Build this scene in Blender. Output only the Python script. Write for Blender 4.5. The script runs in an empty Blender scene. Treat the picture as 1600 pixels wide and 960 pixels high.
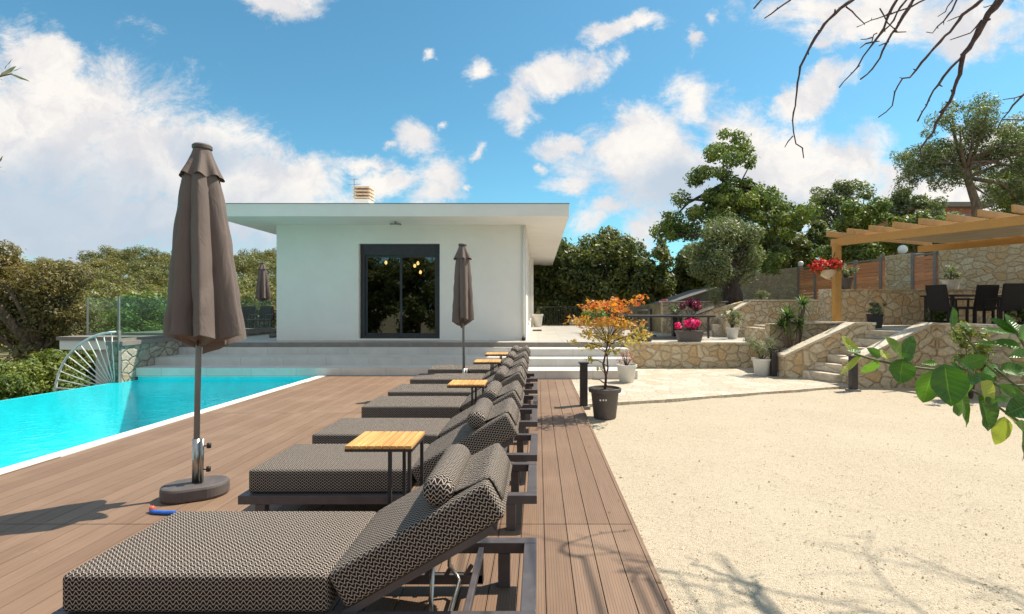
import bpy, bmesh, math, random
import numpy as np
from mathutils import Vector, Matrix
R = math.radians
C = bpy.context.scene.collection
S = bpy.context.scene
EYE = 1.45; F = 800.0; CX = 841.0
def P(px, py, Y):                       # a point of the plan at distance Y, measured off the photograph
    return Vector(((px-CX)*Y/F, Y, EYE-(py-480)*Y/F))
# ------------------------------------------------------------------ camera, sky, sun, exposure
cd = bpy.data.cameras.new('camera'); cam = bpy.data.objects.new('camera', cd); C.objects.link(cam)
cam.location = (0, 0, EYE); cam.rotation_euler = (R(90), 0, 0)
cd.lens = 18.0; cd.sensor_width = 36.0; cd.shift_x = -41/1600; cd.clip_start = .05; cd.clip_end = 2000
S.camera = cam
S.view_settings.view_transform = 'Standard'; S.view_settings.look = 'None'
S.view_settings.exposure = 0.5; S.view_settings.gamma = 1.0
SUNV = Vector((.577, .29, 1.0)).normalized()
sd = bpy.data.lights.new('sun', 'SUN'); sun = bpy.data.objects.new('sun', sd); C.objects.link(sun)
sd.energy = 5.0; sd.angle = R(.55); sd.color = (1.0, .92, .79)
sun.rotation_euler = SUNV.to_track_quat('Z', 'Y').to_euler(); sun.location = (20, 10, 30)
W = bpy.data.worlds.new('World'); S.world = W; W.use_nodes = True

class NT:
    def __init__(s, tree): s.t = tree; s.n = tree.nodes; s.l = tree.links; s.n.clear()
    def node(s, typ, **kw):
        n = s.n.new(typ)
        for k, v in kw.items(): setattr(n, k, v)
        return n
    def put(s, sock, v):
        if v is None: return
        if isinstance(v, bpy.types.NodeSocket): s.l.new(v, sock)
        else:
            if hasattr(sock.default_value, '__len__') and not hasattr(v, '__len__'): v = (v,)*len(sock.default_value)
            if hasattr(v, '__len__') and len(v) == 3 and len(sock.default_value) == 4: v = (*v, 1)
            sock.default_value = v
    def math(s, op, a, b=None, c=None, clamp=False):
        n = s.node('ShaderNodeMath', operation=op, use_clamp=clamp)
        for i, v in enumerate((a, b, c)): s.put(n.inputs[i], v)
        return n.outputs[0]
    def vmath(s, op, a, b=None):
        n = s.node('ShaderNodeVectorMath', operation=op); s.put(n.inputs[0], a); s.put(n.inputs[1], b)
        return n.outputs['Value'] if op in ('LENGTH', 'DOT_PRODUCT', 'DISTANCE') else n.outputs[0]
    def mix(s, f, a, b, blend='MIX'):
        n = s.node('ShaderNodeMix', data_type='RGBA', blend_type=blend)
        s.put(n.inputs[0], f); s.put(n.inputs[6], a); s.put(n.inputs[7], b); return n.outputs[2]
    def ramp(s, f, pts):
        n = s.node('ShaderNodeValToRGB'); cr = n.color_ramp
        while len(cr.elements) < len(pts): cr.elements.new(.5)
        for e, (p, c) in zip(cr.elements, pts):
            e.position = p; e.color = (c, c, c, 1) if not hasattr(c, '__len__') else (*c, 1)
        s.put(n.inputs[0], f); return n.outputs[0]
    def noise(s, vec, scale, detail=4, rough=.55, dist=0, col=False):
        n = s.node('ShaderNodeTexNoise'); s.put(n.inputs['Vector'], vec)
        n.inputs['Scale'].default_value = scale; n.inputs['Detail'].default_value = detail
        n.inputs['Roughness'].default_value = rough; n.inputs['Distortion'].default_value = dist
        return n.outputs[1 if col else 0]
    def range(s, v, a, b, c=0, d=1, smooth=True):
        n = s.node('ShaderNodeMapRange', interpolation_type='SMOOTHSTEP' if smooth else 'LINEAR')
        for i, x in enumerate((v, a, b, c, d)): s.put(n.inputs[i], x)
        return n.outputs[0]
    def sep(s, v):
        n = s.node('ShaderNodeSeparateXYZ'); s.put(n.inputs[0], v); return n.outputs
    def comb(s, x=0, y=0, z=0):
        n = s.node('ShaderNodeCombineXYZ')
        for i, v in enumerate((x, y, z)): s.put(n.inputs[i], v)
        return n.outputs[0]
    def bump(s, h, strength=.5, dist=.01, normal=None):
        n = s.node('ShaderNodeBump'); n.inputs['Strength'].default_value = strength; n.inputs['Distance'].default_value = dist
        s.put(n.inputs['Height'], h)
        if normal is not None: s.put(n.inputs['Normal'], normal)
        return n.outputs[0]

# clouds: (px, py, half width, half height, tilt) as seen from the terrace
CLOUDS = [(40,210,330,190,0),(-120,150,260,170,0),(240,255,280,140,-12),(380,290,240,95,-14),(470,290,95,60,-10),(120,340,520,130,0),(400,330,180,60,0),(60,90,110,75,-20),
 (430,-6,85,40,0),(870,118,100,46,20),(812,165,50,45,40),(925,98,60,36,10),(985,30,95,24,18),(940,52,38,18,20),
 (1000,235,150,85,10),(1080,160,56,66,0),(1155,205,100,66,-20),(1060,280,140,90,0),(1190,265,180,95,0),(1310,250,105,62,0),(1260,300,200,90,0),(985,190,60,40,30),(890,228,70,26,0),
 (1275,150,110,38,30),(900,290,66,32,10),(682,285,55,50,-20),(645,225,48,36,-35),(608,232,16,13,0),(565,265,65,24,-10),(600,290,75,26,0),(675,310,60,30,0),
 (925,345,50,34,20),(1010,360,70,46,20),(955,328,60,20,0),(740,122,24,30,-45),(680,80,16,12,0),(848,262,18,13,0),(691,190,11,11,0),(742,240,12,22,-30),(730,295,10,10,0),
 (1360,20,210,70,0),(1520,35,180,60,0),(1290,72,32,26,0),(1500,330,280,95,0),(1085,50,14,24,20),(1117,25,18,18,0),(1560,220,120,60,0),(0,395,100,40,0)]
GREYS = [(60,330,420,130,0),(200,400,520,110,0),(1070,300,150,70,0),(330,240,120,40,-15),(1160,330,180,40,0)]
w = NT(W.node_tree)
out = w.node('ShaderNodeOutputWorld'); bg = w.node('ShaderNodeBackground'); w.l.new(bg.outputs[0], out.inputs[0])
sky = w.node('ShaderNodeTexSky', sky_type='NISHITA'); sky.sun_disc = False
sky.sun_elevation = math.asin(SUNV.z); sky.sun_rotation = math.atan2(SUNV.x, SUNV.y)
sky.altitude = 50; sky.air_density = 1.0; sky.dust_density = .6; sky.ozone_density = 1.6
tc = w.node('ShaderNodeTexCoord'); d = w.sep(tc.outputs['Generated'])
yy = w.math('MAXIMUM', d[1], .06)
u = w.math('DIVIDE', d[0], yy); v = w.math('DIVIDE', d[2], yy)
uv = w.comb(u, v, 0)
n1 = w.noise(uv, 5, 8, .65, col=True)
warp = w.vmath('SCALE', w.vmath('SUBTRACT', n1, (.5, .5, .5))); warp.node.inputs[3].default_value = .16
uvw = w.vmath('ADD', uv, warp)
def blobs(lst, vec):
    acc = None
    for (x, y, a, b, rot) in lst:
        m = w.node('ShaderNodeMapping', vector_type='TEXTURE'); w.l.new(vec, m.inputs[0])
        m.inputs[1].default_value = ((x-CX)/F, (480-y)/F, 0); m.inputs[2].default_value = (0, 0, R(rot)); m.inputs[3].default_value = (a/F, b/F, 1)
        sp = w.sep(m.outputs[0]); ln = w.vmath('LENGTH', w.comb(sp[0], sp[1], 0))
        vv = w.math('MULTIPLY', w.math('SUBTRACT', 1, ln), min(1, .42+max(a, b)/190))
        acc = vv if acc is None else w.math('MAXIMUM', acc, vv)
    return acc
dens = w.math('MAXIMUM', blobs(CLOUDS, uvw), -.3)
n2 = w.noise(w.vmath('MULTIPLY', uv, (1, 1.5, 1)), 7, 13, .72, .35)
n3 = w.noise(uv, 3.2, 5, .55)
dens = w.math('ADD', dens, w.math('MULTIPLY', w.math('SUBTRACT', n2, .5), 1.9))
front = w.math('MULTIPLY', w.range(dens, .0, .62), .97)
back = w.range(w.noise(tc.outputs['Generated'], 2.2, 6, .6), .40, .60, 0, .85)  # unseen clouds behind the camera, cover shaped to light the shaded house front
isf = w.math('GREATER_THAN', d[1], .06)
alpha = w.mix(isf, back, front)
lump = w.noise(uvw, 7, 7, .6, .6)
grey = w.math('MULTIPLY', w.range(w.math('ADD', blobs(GREYS, uvw), w.math('MULTIPLY', w.math('SUBTRACT', n3, .5), .8)), -.05, .75), .85)
white = w.mix(w.range(lump, .34, .62), (7.2, 7.05, 7.2), (9.4, 8.9, 8.3))
ccol = w.mix(grey, white, (4.6, 5.5, 6.6))
skyc = w.mix(1.0, sky.outputs[0], (0.80, 1.45, 1.44), 'MULTIPLY')
w.put(bg.inputs[0], w.mix(alpha, skyc, ccol)); bg.inputs[1].default_value = .078
W.cycles.sampling_method = 'MANUAL'; W.cycles.sample_map_resolution = 512

# ------------------------------------------------------------------ materials
def coords(t, kind='Object'): return t.node('ShaderNodeTexCoord').outputs[kind]
def wpos(t): return t.node('ShaderNodeNewGeometry').outputs['Position']
def newmat(name):
    m = bpy.data.materials.new(name); m.use_nodes = True; t = NT(m.node_tree)
    o = t.node('ShaderNodeOutputMaterial'); b = t.node('ShaderNodeBsdfPrincipled'); t.l.new(b.outputs[0], o.inputs[0])
    return m, t, b, o
def simple(name, col, rough=.6, var=.15, scale=8, metal=0, bump=0, bscale=60, spec=.5, stretch=None):
    m, t, b, o = newmat(name)
    c = coords(t)
    if stretch:
        mp = t.node('ShaderNodeMapping'); t.l.new(c, mp.inputs[0]); mp.inputs[3].default_value = stretch; c = mp.outputs[0]
    n = t.noise(c, scale, 5, .6)
    lo = tuple(x*(1-var) for x in col); hi = tuple(min(1, x*(1+var)) for x in col)
    t.put(b.inputs['Base Color'], t.mix(t.range(n, .3, .7), lo, hi))
    t.put(b.inputs['Roughness'], t.range(n, .2, .8, rough*.85, min(1, rough*1.12)))
    b.inputs['Metallic'].default_value = metal; b.inputs['Specular IOR Level'].default_value = spec
    if bump: t.put(b.inputs['Normal'], t.bump(t.noise(c, bscale, 4, .6), bump, .01))
    return m
M = {}
M['white_plaster'] = simple('white_plaster', (.80, .76, .71), .85, .03, 1.5, bump=.25, bscale=90)
M['dark_metal'] = simple('dark_metal', (.032, .027, .03), .45, .2, 12, spec=.5)
M['frame_metal'] = simple('frame_metal', (.085, .073, .075), .42, .15, 10, bump=.05, bscale=200)
M['steel'] = simple('steel', (.45, .42, .38), .34, .1, 12, metal=1)
M['white_metal'] = simple('white_metal', (.75, .74, .70), .5, .06, 10)
M['grey_metal'] = simple('grey_metal', (.22, .21, .20), .5, .1, 10)
M['fabric_taupe'] = simple('fabric_taupe', (.155, .118, .102), .95, .07, 3, bump=.35, bscale=420)
def _cloth():
    m = M['fabric_taupe']; t = NT.__new__(NT); t.t = m.node_tree; t.n = m.node_tree.nodes; t.l = m.node_tree.links
    mp = t.node('ShaderNodeMapping'); t.l.new(coords(t), mp.inputs[0]); mp.inputs[3].default_value = (7, 7, 1.9); mp.inputs[2].default_value = (.12, .16, 0)
    a = t.noise(mp.outputs[0], 1.6, 5, .55, .8); f = t.noise(coords(t), 300, 2, .5)
    b = [n for n in t.n if n.type == 'BSDF_PRINCIPLED'][0]; n1_ = t.bump(a, .5, .03); t.put(b.inputs['Normal'], t.bump(f, .3, .002, n1_))
_cloth()
M['rubber'] = simple('rubber', (.10, .082, .075), .62, .15, 8, bump=.1, bscale=120)
M['black_plastic'] = simple('black_plastic', (.02, .018, .018), .5, .2, 8)
M['grey_plastic'] = simple('grey_plastic', (.10, .085, .078), .6, .12, 6)
M['white_plastic'] = simple('white_plastic', (.66, .63, .57), .6, .08, 6)
M['terracotta'] = simple('terracotta', (.55, .26, .14), .85, .15, 20, bump=.2)
M['cream'] = simple('cream', (.62, .50, .36), .8, .06, 6)
M['soil'] = simple('soil', (.06, .038, .025), 1, .5, 60, bump=1, bscale=80)
M['bark'] = simple('bark', (.16, .115, .085), .95, .45, 14, bump=.9, bscale=40, stretch=(1, 1, .3))
M['dark_bark'] = simple('dark_bark', (.07, .05, .04), .95, .4, 14, bump=.8, bscale=40, stretch=(1, 1, .3))
M['twig'] = simple('twig', (.10, .055, .045), .8, .35, 30, bump=.6, bscale=120)
M['green_stem'] = simple('green_stem', (.10, .13, .04), .6, .3, 30)
M['tarp'] = simple('tarp', (.13, .12, .11), .8, .15, 3)
M['shade_cloth'] = simple('shade_cloth', (.42, .36, .27), .9, .1, 3)
M['blue_hose'] = simple('blue_hose', (.01, .12, .55), .4, .1, 20)
M['orange_plastic'] = simple('orange_plastic', (.7, .1, .03), .4, .1, 20)
M['dark_wicker'] = simple('dark_wicker', (.018, .014, .013), .7, .4, 160, bump=.8, bscale=180)
M['ground_soil'] = simple('ground_soil', (.16, .14, .07), 1, .5, 1.2, bump=.6, bscale=6)
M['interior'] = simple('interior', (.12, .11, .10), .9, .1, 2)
M['lamp_globe'] = simple('lamp_globe', (.8, .8, .78), .25, .02, 4)
M['concrete_edge'] = simple('concrete_edge', (.23, .195, .17), .8, .12, 5, bump=.15)
M['house_brick'] = simple('house_brick', (.42, .16, .10), .9, .25, 3, bump=.2)

def wood(name, a, b2, axis=0, rough=.5):
    m, t, b, o = newmat(name); mp = t.node('ShaderNodeMapping'); t.l.new(coords(t), mp.inputs[0])
    s = [14, 14, 14]; s[axis] = 1.0; mp.inputs[3].default_value = s
    n = t.noise(mp.outputs[0], 2.2, 6, .6, .8); isl = t.node('ShaderNodeNewGeometry').outputs['Random Per Island']
    c = t.mix(t.range(n, .3, .7), a, b2); k = t.range(isl, 0, 1, .82, 1.12, False)
    kn = t.noise(coords(t), 3.5, 2, .5); c = t.mix(t.range(kn, .70, .76), c, tuple(x*.35 for x in a))
    t.put(b.inputs['Base Color'], t.mix(1, c, t.comb(k, k, k), 'MULTIPLY'))
    b.inputs['Roughness'].default_value = rough; t.put(b.inputs['Normal'], t.bump(n, .25, .004)); return m
M['pine_x'] = wood('pine_x', (.54, .27, .062), (.61, .32, .08))
M['teak'] = wood('teak', (.58, .27, .075), (.80, .44, .15), 1, .45)
M['fence_board'] = wood('fence_board', (.62, .23, .10), (.70, .31, .15))

def stone(name, c1, c2, c3, mortar, scale=3.6, mw=.035, flat=False, bump=.8):
    m, t, b, o = newmat(name); g = t.node('ShaderNodeNewGeometry')
    p = t.sep(g.outputs['Position']); nz = t.sep(g.outputs['True Normal'])[2]
    wallv = t.comb(t.math('ADD', p[0], t.math('MULTIPLY', p[1], .93)), p[2], 0)
    topv = t.comb(p[0], p[1], 0)
    vec = t.mix(t.math('GREATER_THAN', t.math('ABSOLUTE', nz), .45), wallv, topv)
    wn = t.noise(vec, 4, 3, .5, col=True)
    sv = t.vmath('SCALE', t.vmath('SUBTRACT', wn, (.5, .5, .5))); sv.node.inputs[3].default_value = .17
    vec2 = t.vmath('ADD', vec, sv)
    if not flat: vec2 = t.vmath('MULTIPLY', vec2, (1, 1.25, 1))
    ve = t.node('ShaderNodeTexVoronoi', feature='DISTANCE_TO_EDGE', voronoi_dimensions='2D'); t.l.new(vec2, ve.inputs['Vector']); ve.inputs['Scale'].default_value = scale; ve.inputs['Randomness'].default_value = 1.0
    vc = t.node('ShaderNodeTexVoronoi', voronoi_dimensions='2D'); t.l.new(vec2, vc.inputs['Vector']); vc.inputs['Scale'].default_value = scale; vc.inputs['Randomness'].default_value = 1.0
    rc = t.sep(vc.outputs['Color'])
    n = t.noise(vec, 16, 8, .65); big = t.noise(vec, 1.1, 3, .5)
    ed = t.math('ADD', ve.outputs['Distance'], t.math('MULTIPLY', t.math('SUBTRACT', n, .5), .03))
    mk = t.range(ed, mw*.5, mw*1.6)
    c = t.mix(t.range(rc[0], .15, .85), c1, c2); c = t.mix(t.math('MULTIPLY', t.range(rc[1], .72, .9), .75), c, c3)
    c = t.mix(t.range(n, .25, .75, 0, 1), t.mix(1, c, (.70, .66, .60), 'MULTIPLY'), t.mix(1, c, (1.15, 1.13, 1.1), 'MULTIPLY'))
    c = t.mix(t.range(big, .45, .75, 0, .35), c, c3)
    c = t.mix(mk, mortar, c)
    t.put(b.inputs['Base Color'], c); b.inputs['Roughness'].default_value = .9
    h = t.math('ADD', t.range(ed, 0, .14), t.math('MULTIPLY', n, .55))
    t.put(b.inputs['Normal'], t.bump(h, bump, .035 if not flat else .006)); return m
M['stone'] = stone('stone', (.58, .47, .31), (.68, .58, .42), (.58, .40, .21), (.42, .33, .22), 4.4, .024)
M['small_stone'] = stone('small_stone', (.52, .42, .28), (.62, .52, .37), (.52, .35, .18), (.36, .28, .19), 5.4, .026)
M['cap_stone'] = stone('cap_stone', (.60, .53, .42), (.70, .63, .52), (.56, .44, .30), (.40, .34, .27), 3.0, .02, True)
M['grey_stone'] = stone('grey_stone', (.38, .36, .30), (.46, .43, .36), (.33, .24, .15), (.25, .22, .18), 4.2)
M['paving'] = stone('paving', (.48, .43, .35), (.58, .53, .44), (.47, .38, .28), (.30, .25, .19), 3.4, .018, True, .4)

def deck_mat():
    m, t, b, o = newmat('deck_board'); g = t.node('ShaderNodeNewGeometry'); p = t.sep(wpos(t))
    isl = g.outputs['Random Per Island']
    gv = t.node('ShaderNodeTexNoise'); mp = t.node('ShaderNodeMapping'); t.l.new(wpos(t), mp.inputs[0]); mp.inputs[3].default_value = (14, .8, 1); t.l.new(mp.outputs[0], gv.inputs[0]); gv.inputs['Scale'].default_value = 3; gv.inputs['Detail'].default_value = 6
    big = t.noise(wpos(t), .9, 4, .6)
    c = t.mix(t.range(isl, 0, 1), (.205, .122, .074), (.25, .155, .098)); c = t.mix(t.range(gv.outputs[0], .3, .7), t.mix(1, c, (.86, .85, .85), 'MULTIPLY'), c)
    c = t.mix(t.range(big, .45, .7, 0, .5), c, (.30, .20, .13))
    st = t.noise(wpos(t), 4.5, 6, .7); c = t.mix(t.range(st, .66, .8, 0, .5), c, (.42, .33, .25))
    gro = t.math('ABSOLUTE', t.math('SINE', t.math('MULTIPLY', p[0], 2*math.pi/.0145*.5)))
    gm = t.math('MULTIPLY', t.range(gro, .12, .4, 1, 0), t.range(p[0], -1.98, -1.96))
    c = t.mix(t.math('MULTIPLY', gm, .6), c, (.09, .05, .035))
    t.put(b.inputs['Base Color'], c); b.inputs['Roughness'].default_value = .62
    h = t.math('SUBTRACT', t.math('MULTIPLY', gv.outputs[0], .3), gm); t.put(b.inputs['Normal'], t.bump(h, .3, .003)); return m
M['deck'] = deck_mat()

def gravel_mat():
    m, t, b, o = newmat('gravel'); p = wpos(t)
    vo = t.node('ShaderNodeTexVoronoi'); t.l.new(p, vo.inputs['Vector']); vo.inputs['Scale'].default_value = 120
    rc = t.sep(vo.outputs['Color']); big = t.noise(p, .8, 5, .6); md = t.noise(p, 9, 7, .7)
    c = t.mix(t.range(rc[0], 0, 1, 0, 1, False), (.43, .35, .245), (.58, .49, .365)); c = t.mix(t.range(rc[1], .965, .985), c, (.34, .24, .15))
    c = t.mix(t.range(md, .58, .75, 0, .55), c, (.38, .26, .14)); c = t.mix(t.range(big, .4, .7, 0, .35), c, (.58, .495, .37))
    t.put(b.inputs['Base Color'], c); b.inputs['Roughness'].default_value = .95
    h = t.math('ADD', t.math('MULTIPLY', vo.outputs['Distance'], -1), t.math('MULTIPLY', md, 2.2)); t.put(b.inputs['Normal'], t.bump(h, .8, .010)); return m
M['gravel'] = gravel_mat()

def weave():
    m, t, b, o = newmat('zigzag_fabric'); uvn = t.node('ShaderNodeUVMap').outputs[0]; p = t.sep(uvn)
    nz = t.noise(uvn, 30, 3, .5)
    a = t.math('FRACT', t.math('DIVIDE', t.math('ADD', p[0], t.math('MULTIPLY', nz, .004)), .0265))
    tri = t.math('SUBTRACT', 1, t.math('ABSOLUTE', t.math('SUBTRACT', t.math('MULTIPLY', a, 2), 1)))
    row = t.math('DIVIDE', p[1], .0188)
    d1 = t.math('ABSOLUTE', t.math('SUBTRACT', t.math('FRACT', t.math('ADD', row, .5)), .5))
    fr = t.math('FRACT', row)
    d2 = t.math('ABSOLUTE', t.math('SUBTRACT', fr, tri))
    l = t.math('MAXIMUM', t.range(d2, .07, .19, 1, 0), t.math('MULTIPLY', t.range(d1, .02, .08, 1, 0), .5))
    c = t.mix(l, (.022, .013, .012), (.46, .40, .34))
    t.put(b.inputs['Base Color'], c); b.inputs['Roughness'].default_value = .9; b.inputs['Specular IOR Level'].default_value = .08
    wr = t.noise(uvn, 5, 3, .5)
    t.put(b.inputs['Normal'], t.bump(t.math('ADD', t.math('MULTIPLY', l, .12), wr), .5, .008)); return m
M['weave'] = weave()

def tile_mat(name, col, sx=.6, line=(.3, .28, .26), rough=.5, sy=None, mort=.004):
    m, t, b, o = newmat(name); g = t.node('ShaderNodeNewGeometry'); p = t.sep(g.outputs['Position']); nz = t.sep(g.outputs['True Normal'])[2]
    vec = t.mix(t.math('GREATER_THAN', t.math('ABSOLUTE', nz), .5), t.comb(t.math('ADD', p[0], p[1]), p[2], 0), t.comb(p[0], p[1], 0))
    br = t.node('ShaderNodeTexBrick'); t.l.new(vec, br.inputs[0]); br.offset = 0; br.inputs['Scale'].default_value = 1
    br.inputs['Brick Width'].default_value = sx; br.inputs['Row Height'].default_value = sy or sx; br.inputs['Mortar Size'].default_value = mort
    br.inputs['Color1'].default_value = (*col, 1); br.inputs['Color2'].default_value = (*[x*.94 for x in col], 1); br.inputs['Mortar'].default_value = (*line, 1)
    n = t.noise(g.outputs['Position'], 3, 6, .6)
    t.put(b.inputs['Base Color'], t.mix(t.range(n, .3, .7, 0, 1), t.mix(1, br.outputs[0], (.88, .87, .86), 'MULTIPLY'), br.outputs[0]))
    b.inputs['Roughness'].default_value = rough; return m
M['terrace_tile'] = tile_mat('terrace_tile', (.50, .46, .40), .6)
M['step_tile'] = tile_mat('step_tile', (.66, .62, .57), .95, (.42, .38, .35), .5, 5)
M['pool_tile'] = tile_mat('pool_tile', (.045, .74, .80), 5.5, (.045, .68, .75), .4, mort=.003)
def water():
    m, t, b, o = newmat('pool_water'); t.n.remove(b)
    tr = t.node('ShaderNodeBsdfTransparent'); tr.inputs[0].default_value = (.62, .97, .985, 1)
    gl = t.node('ShaderNodeBsdfGlossy'); gl.inputs['Roughness'].default_value = .03
    wn = t.noise(wpos(t), 5, 3, .5, .5); nb = t.bump(wn, .3, .03); t.l.new(nb, gl.inputs['Normal'])
    fr = t.node('ShaderNodeLayerWeight'); fr.inputs[0].default_value = .5; t.l.new(nb, fr.inputs['Normal'])
    mx = t.node('ShaderNodeMixShader'); t.l.new(t.math('ADD', .03, t.math('MULTIPLY', t.math('POWER', fr.outputs['Facing'], 5), .4)), mx.inputs[0]); t.l.new(tr.outputs[0], mx.inputs[1]); t.l.new(gl.outputs[0], mx.inputs[2]); t.l.new(mx.outputs[0], o.inputs[0]); return m
M['water'] = water()
def pane(name, tint, k=1.0, ior=1.5, rough=.01):
    m, t, b, o = newmat(name); t.n.remove(b)
    tr = t.node('ShaderNodeBsdfTransparent'); tr.inputs[0].default_value = (*tint, 1); gl = t.node('ShaderNodeBsdfGlossy'); gl.inputs['Roughness'].default_value = rough
    fr = t.node('ShaderNodeLayerWeight'); fr.inputs[0].default_value = .5; mx = t.node('ShaderNodeMixShader')
    t.l.new(t.math('MULTIPLY', t.math('ADD', .045, t.math('MULTIPLY', t.math('POWER', fr.outputs['Facing'], 5), .9)), k, clamp=True), mx.inputs[0]); t.l.new(tr.outputs[0], mx.inputs[1]); t.l.new(gl.outputs[0], mx.inputs[2]); t.l.new(mx.outputs[0], o.inputs[0]); return m
M['balustrade_glass'] = pane('balustrade_glass', (.80, .90, .85), .8)
M['door_glass'] = pane('door_glass', (.35, .36, .35), 3.2)
def emis(name, col, s):
    m, t, b, o = newmat(name); b.inputs['Base Color'].default_value = (*col, 1); b.inputs['Emission Color'].default_value = (*col, 1); b.inputs['Emission Strength'].default_value = s; return m
M['bulb'] = emis('bulb', (1, .62, .22), 9)
def leaf(name, dark, light, third=None, trans=.35, rough=.5, zramp=None, veins=False, patch=0.0):
    m, t, b, o = newmat(name); g = t.node('ShaderNodeNewGeometry'); r = g.outputs['Random Per Island']
    c = t.mix(r, dark, light)
    if patch: c = t.mix(t.range(t.noise(wpos(t), patch, 3, .5), .4, .65), c, t.mix(1, c, (1.35, 1.12, .8), 'MULTIPLY'))
    if third: c = t.mix(t.range(t.math('FRACT', t.math('MULTIPLY', r, 7.31)), .8, .86), c, third)
    if zramp:
        z = t.sep(wpos(t))[2]; f = t.range(t.math('ADD', z, t.math('MULTIPLY', t.math('SUBTRACT', r, .5), .35)), zramp[0], zramp[1]); c = t.mix(f, zramp[2], c)
    if veins:
        p = t.sep(t.node('ShaderNodeUVMap').outputs[0]); mid = t.range(t.math('ABSOLUTE', p[0]), .005, .03, 1, 0)
        sd_ = t.math('ABSOLUTE', t.math('SINE', t.math('MULTIPLY', t.math('SUBTRACT', p[1], t.math('MULTIPLY', t.math('ABSOLUTE', p[0]), .35)), 26)))
        vn = t.math('MAXIMUM', mid, t.math('MULTIPLY', t.range(sd_, .0, .2, 1, 0), .4))
        c = t.mix(t.math('MULTIPLY', vn, .45), c, (.25, .36, .08)); t.put(b.inputs['Normal'], t.bump(sd_, .4, .004))
    t.put(b.inputs['Base Color'], c); b.inputs['Roughness'].default_value = rough
    tl = t.node('ShaderNodeBsdfTranslucent'); t.put(tl.inputs[0], t.mix(1, c, (1.25, 1.35, .6), 'MULTIPLY')); mx = t.node('ShaderNodeMixShader'); mx.inputs[0].default_value = trans
    t.l.new(b.outputs[0], mx.inputs[1]); t.l.new(tl.outputs[0], mx.inputs[2]); t.l.new(mx.outputs[0], o.inputs[0]); return m
M['leaf_oak'] = leaf('leaf_oak', (.06, .085, .024), (.17, .20, .062), patch=.7)
M['leaf_bright'] = leaf('leaf_bright', (.075, .12, .026), (.22, .29, .085), patch=.8)
M['leaf_olive'] = leaf('leaf_olive', (.085, .11, .042), (.22, .25, .11), (.34, .35, .22))
M['leaf_brown'] = leaf('leaf_brown', (.11, .105, .042), (.24, .215, .10), (.17, .12, .06), patch=.5)
M['leaf_pine'] = leaf('leaf_pine', (.095, .11, .034), (.22, .235, .085), (.24, .19, .09), trans=.3, patch=.12)
M['leaf_maple'] = leaf('leaf_maple', (.55, .14, .02), (.75, .33, .05), (.62, .08, .04), .45, zramp=(.92, 1.5, (.42, .36, .08)))
M['leaf_lemon'] = leaf('leaf_lemon', (.035, .11, .014), (.13, .26, .035), (.36, .40, .07), .4, .32, veins=True)
M['leaf_grey'] = leaf('leaf_grey', (.14, .16, .09), (.30, .31, .18))
M['leaf_yucca'] = leaf('leaf_yucca', (.04, .09, .02), (.13, .22, .05), rough=.4)
M['petal_pink'] = leaf('petal_pink', (.75, .01, .16), (.85, .04, .30), trans=.3)
M['petal_red'] = leaf('petal_red', (.55, .02, .01), (.75, .05, .03), trans=.3)
M['petal_plum'] = leaf('petal_plum', (.25, .02, .06), (.45, .06, .14), trans=.3)
M['twig_red'] = leaf('twig_red', (.35, .12, .05), (.48, .2, .10), trans=.2)

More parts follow.
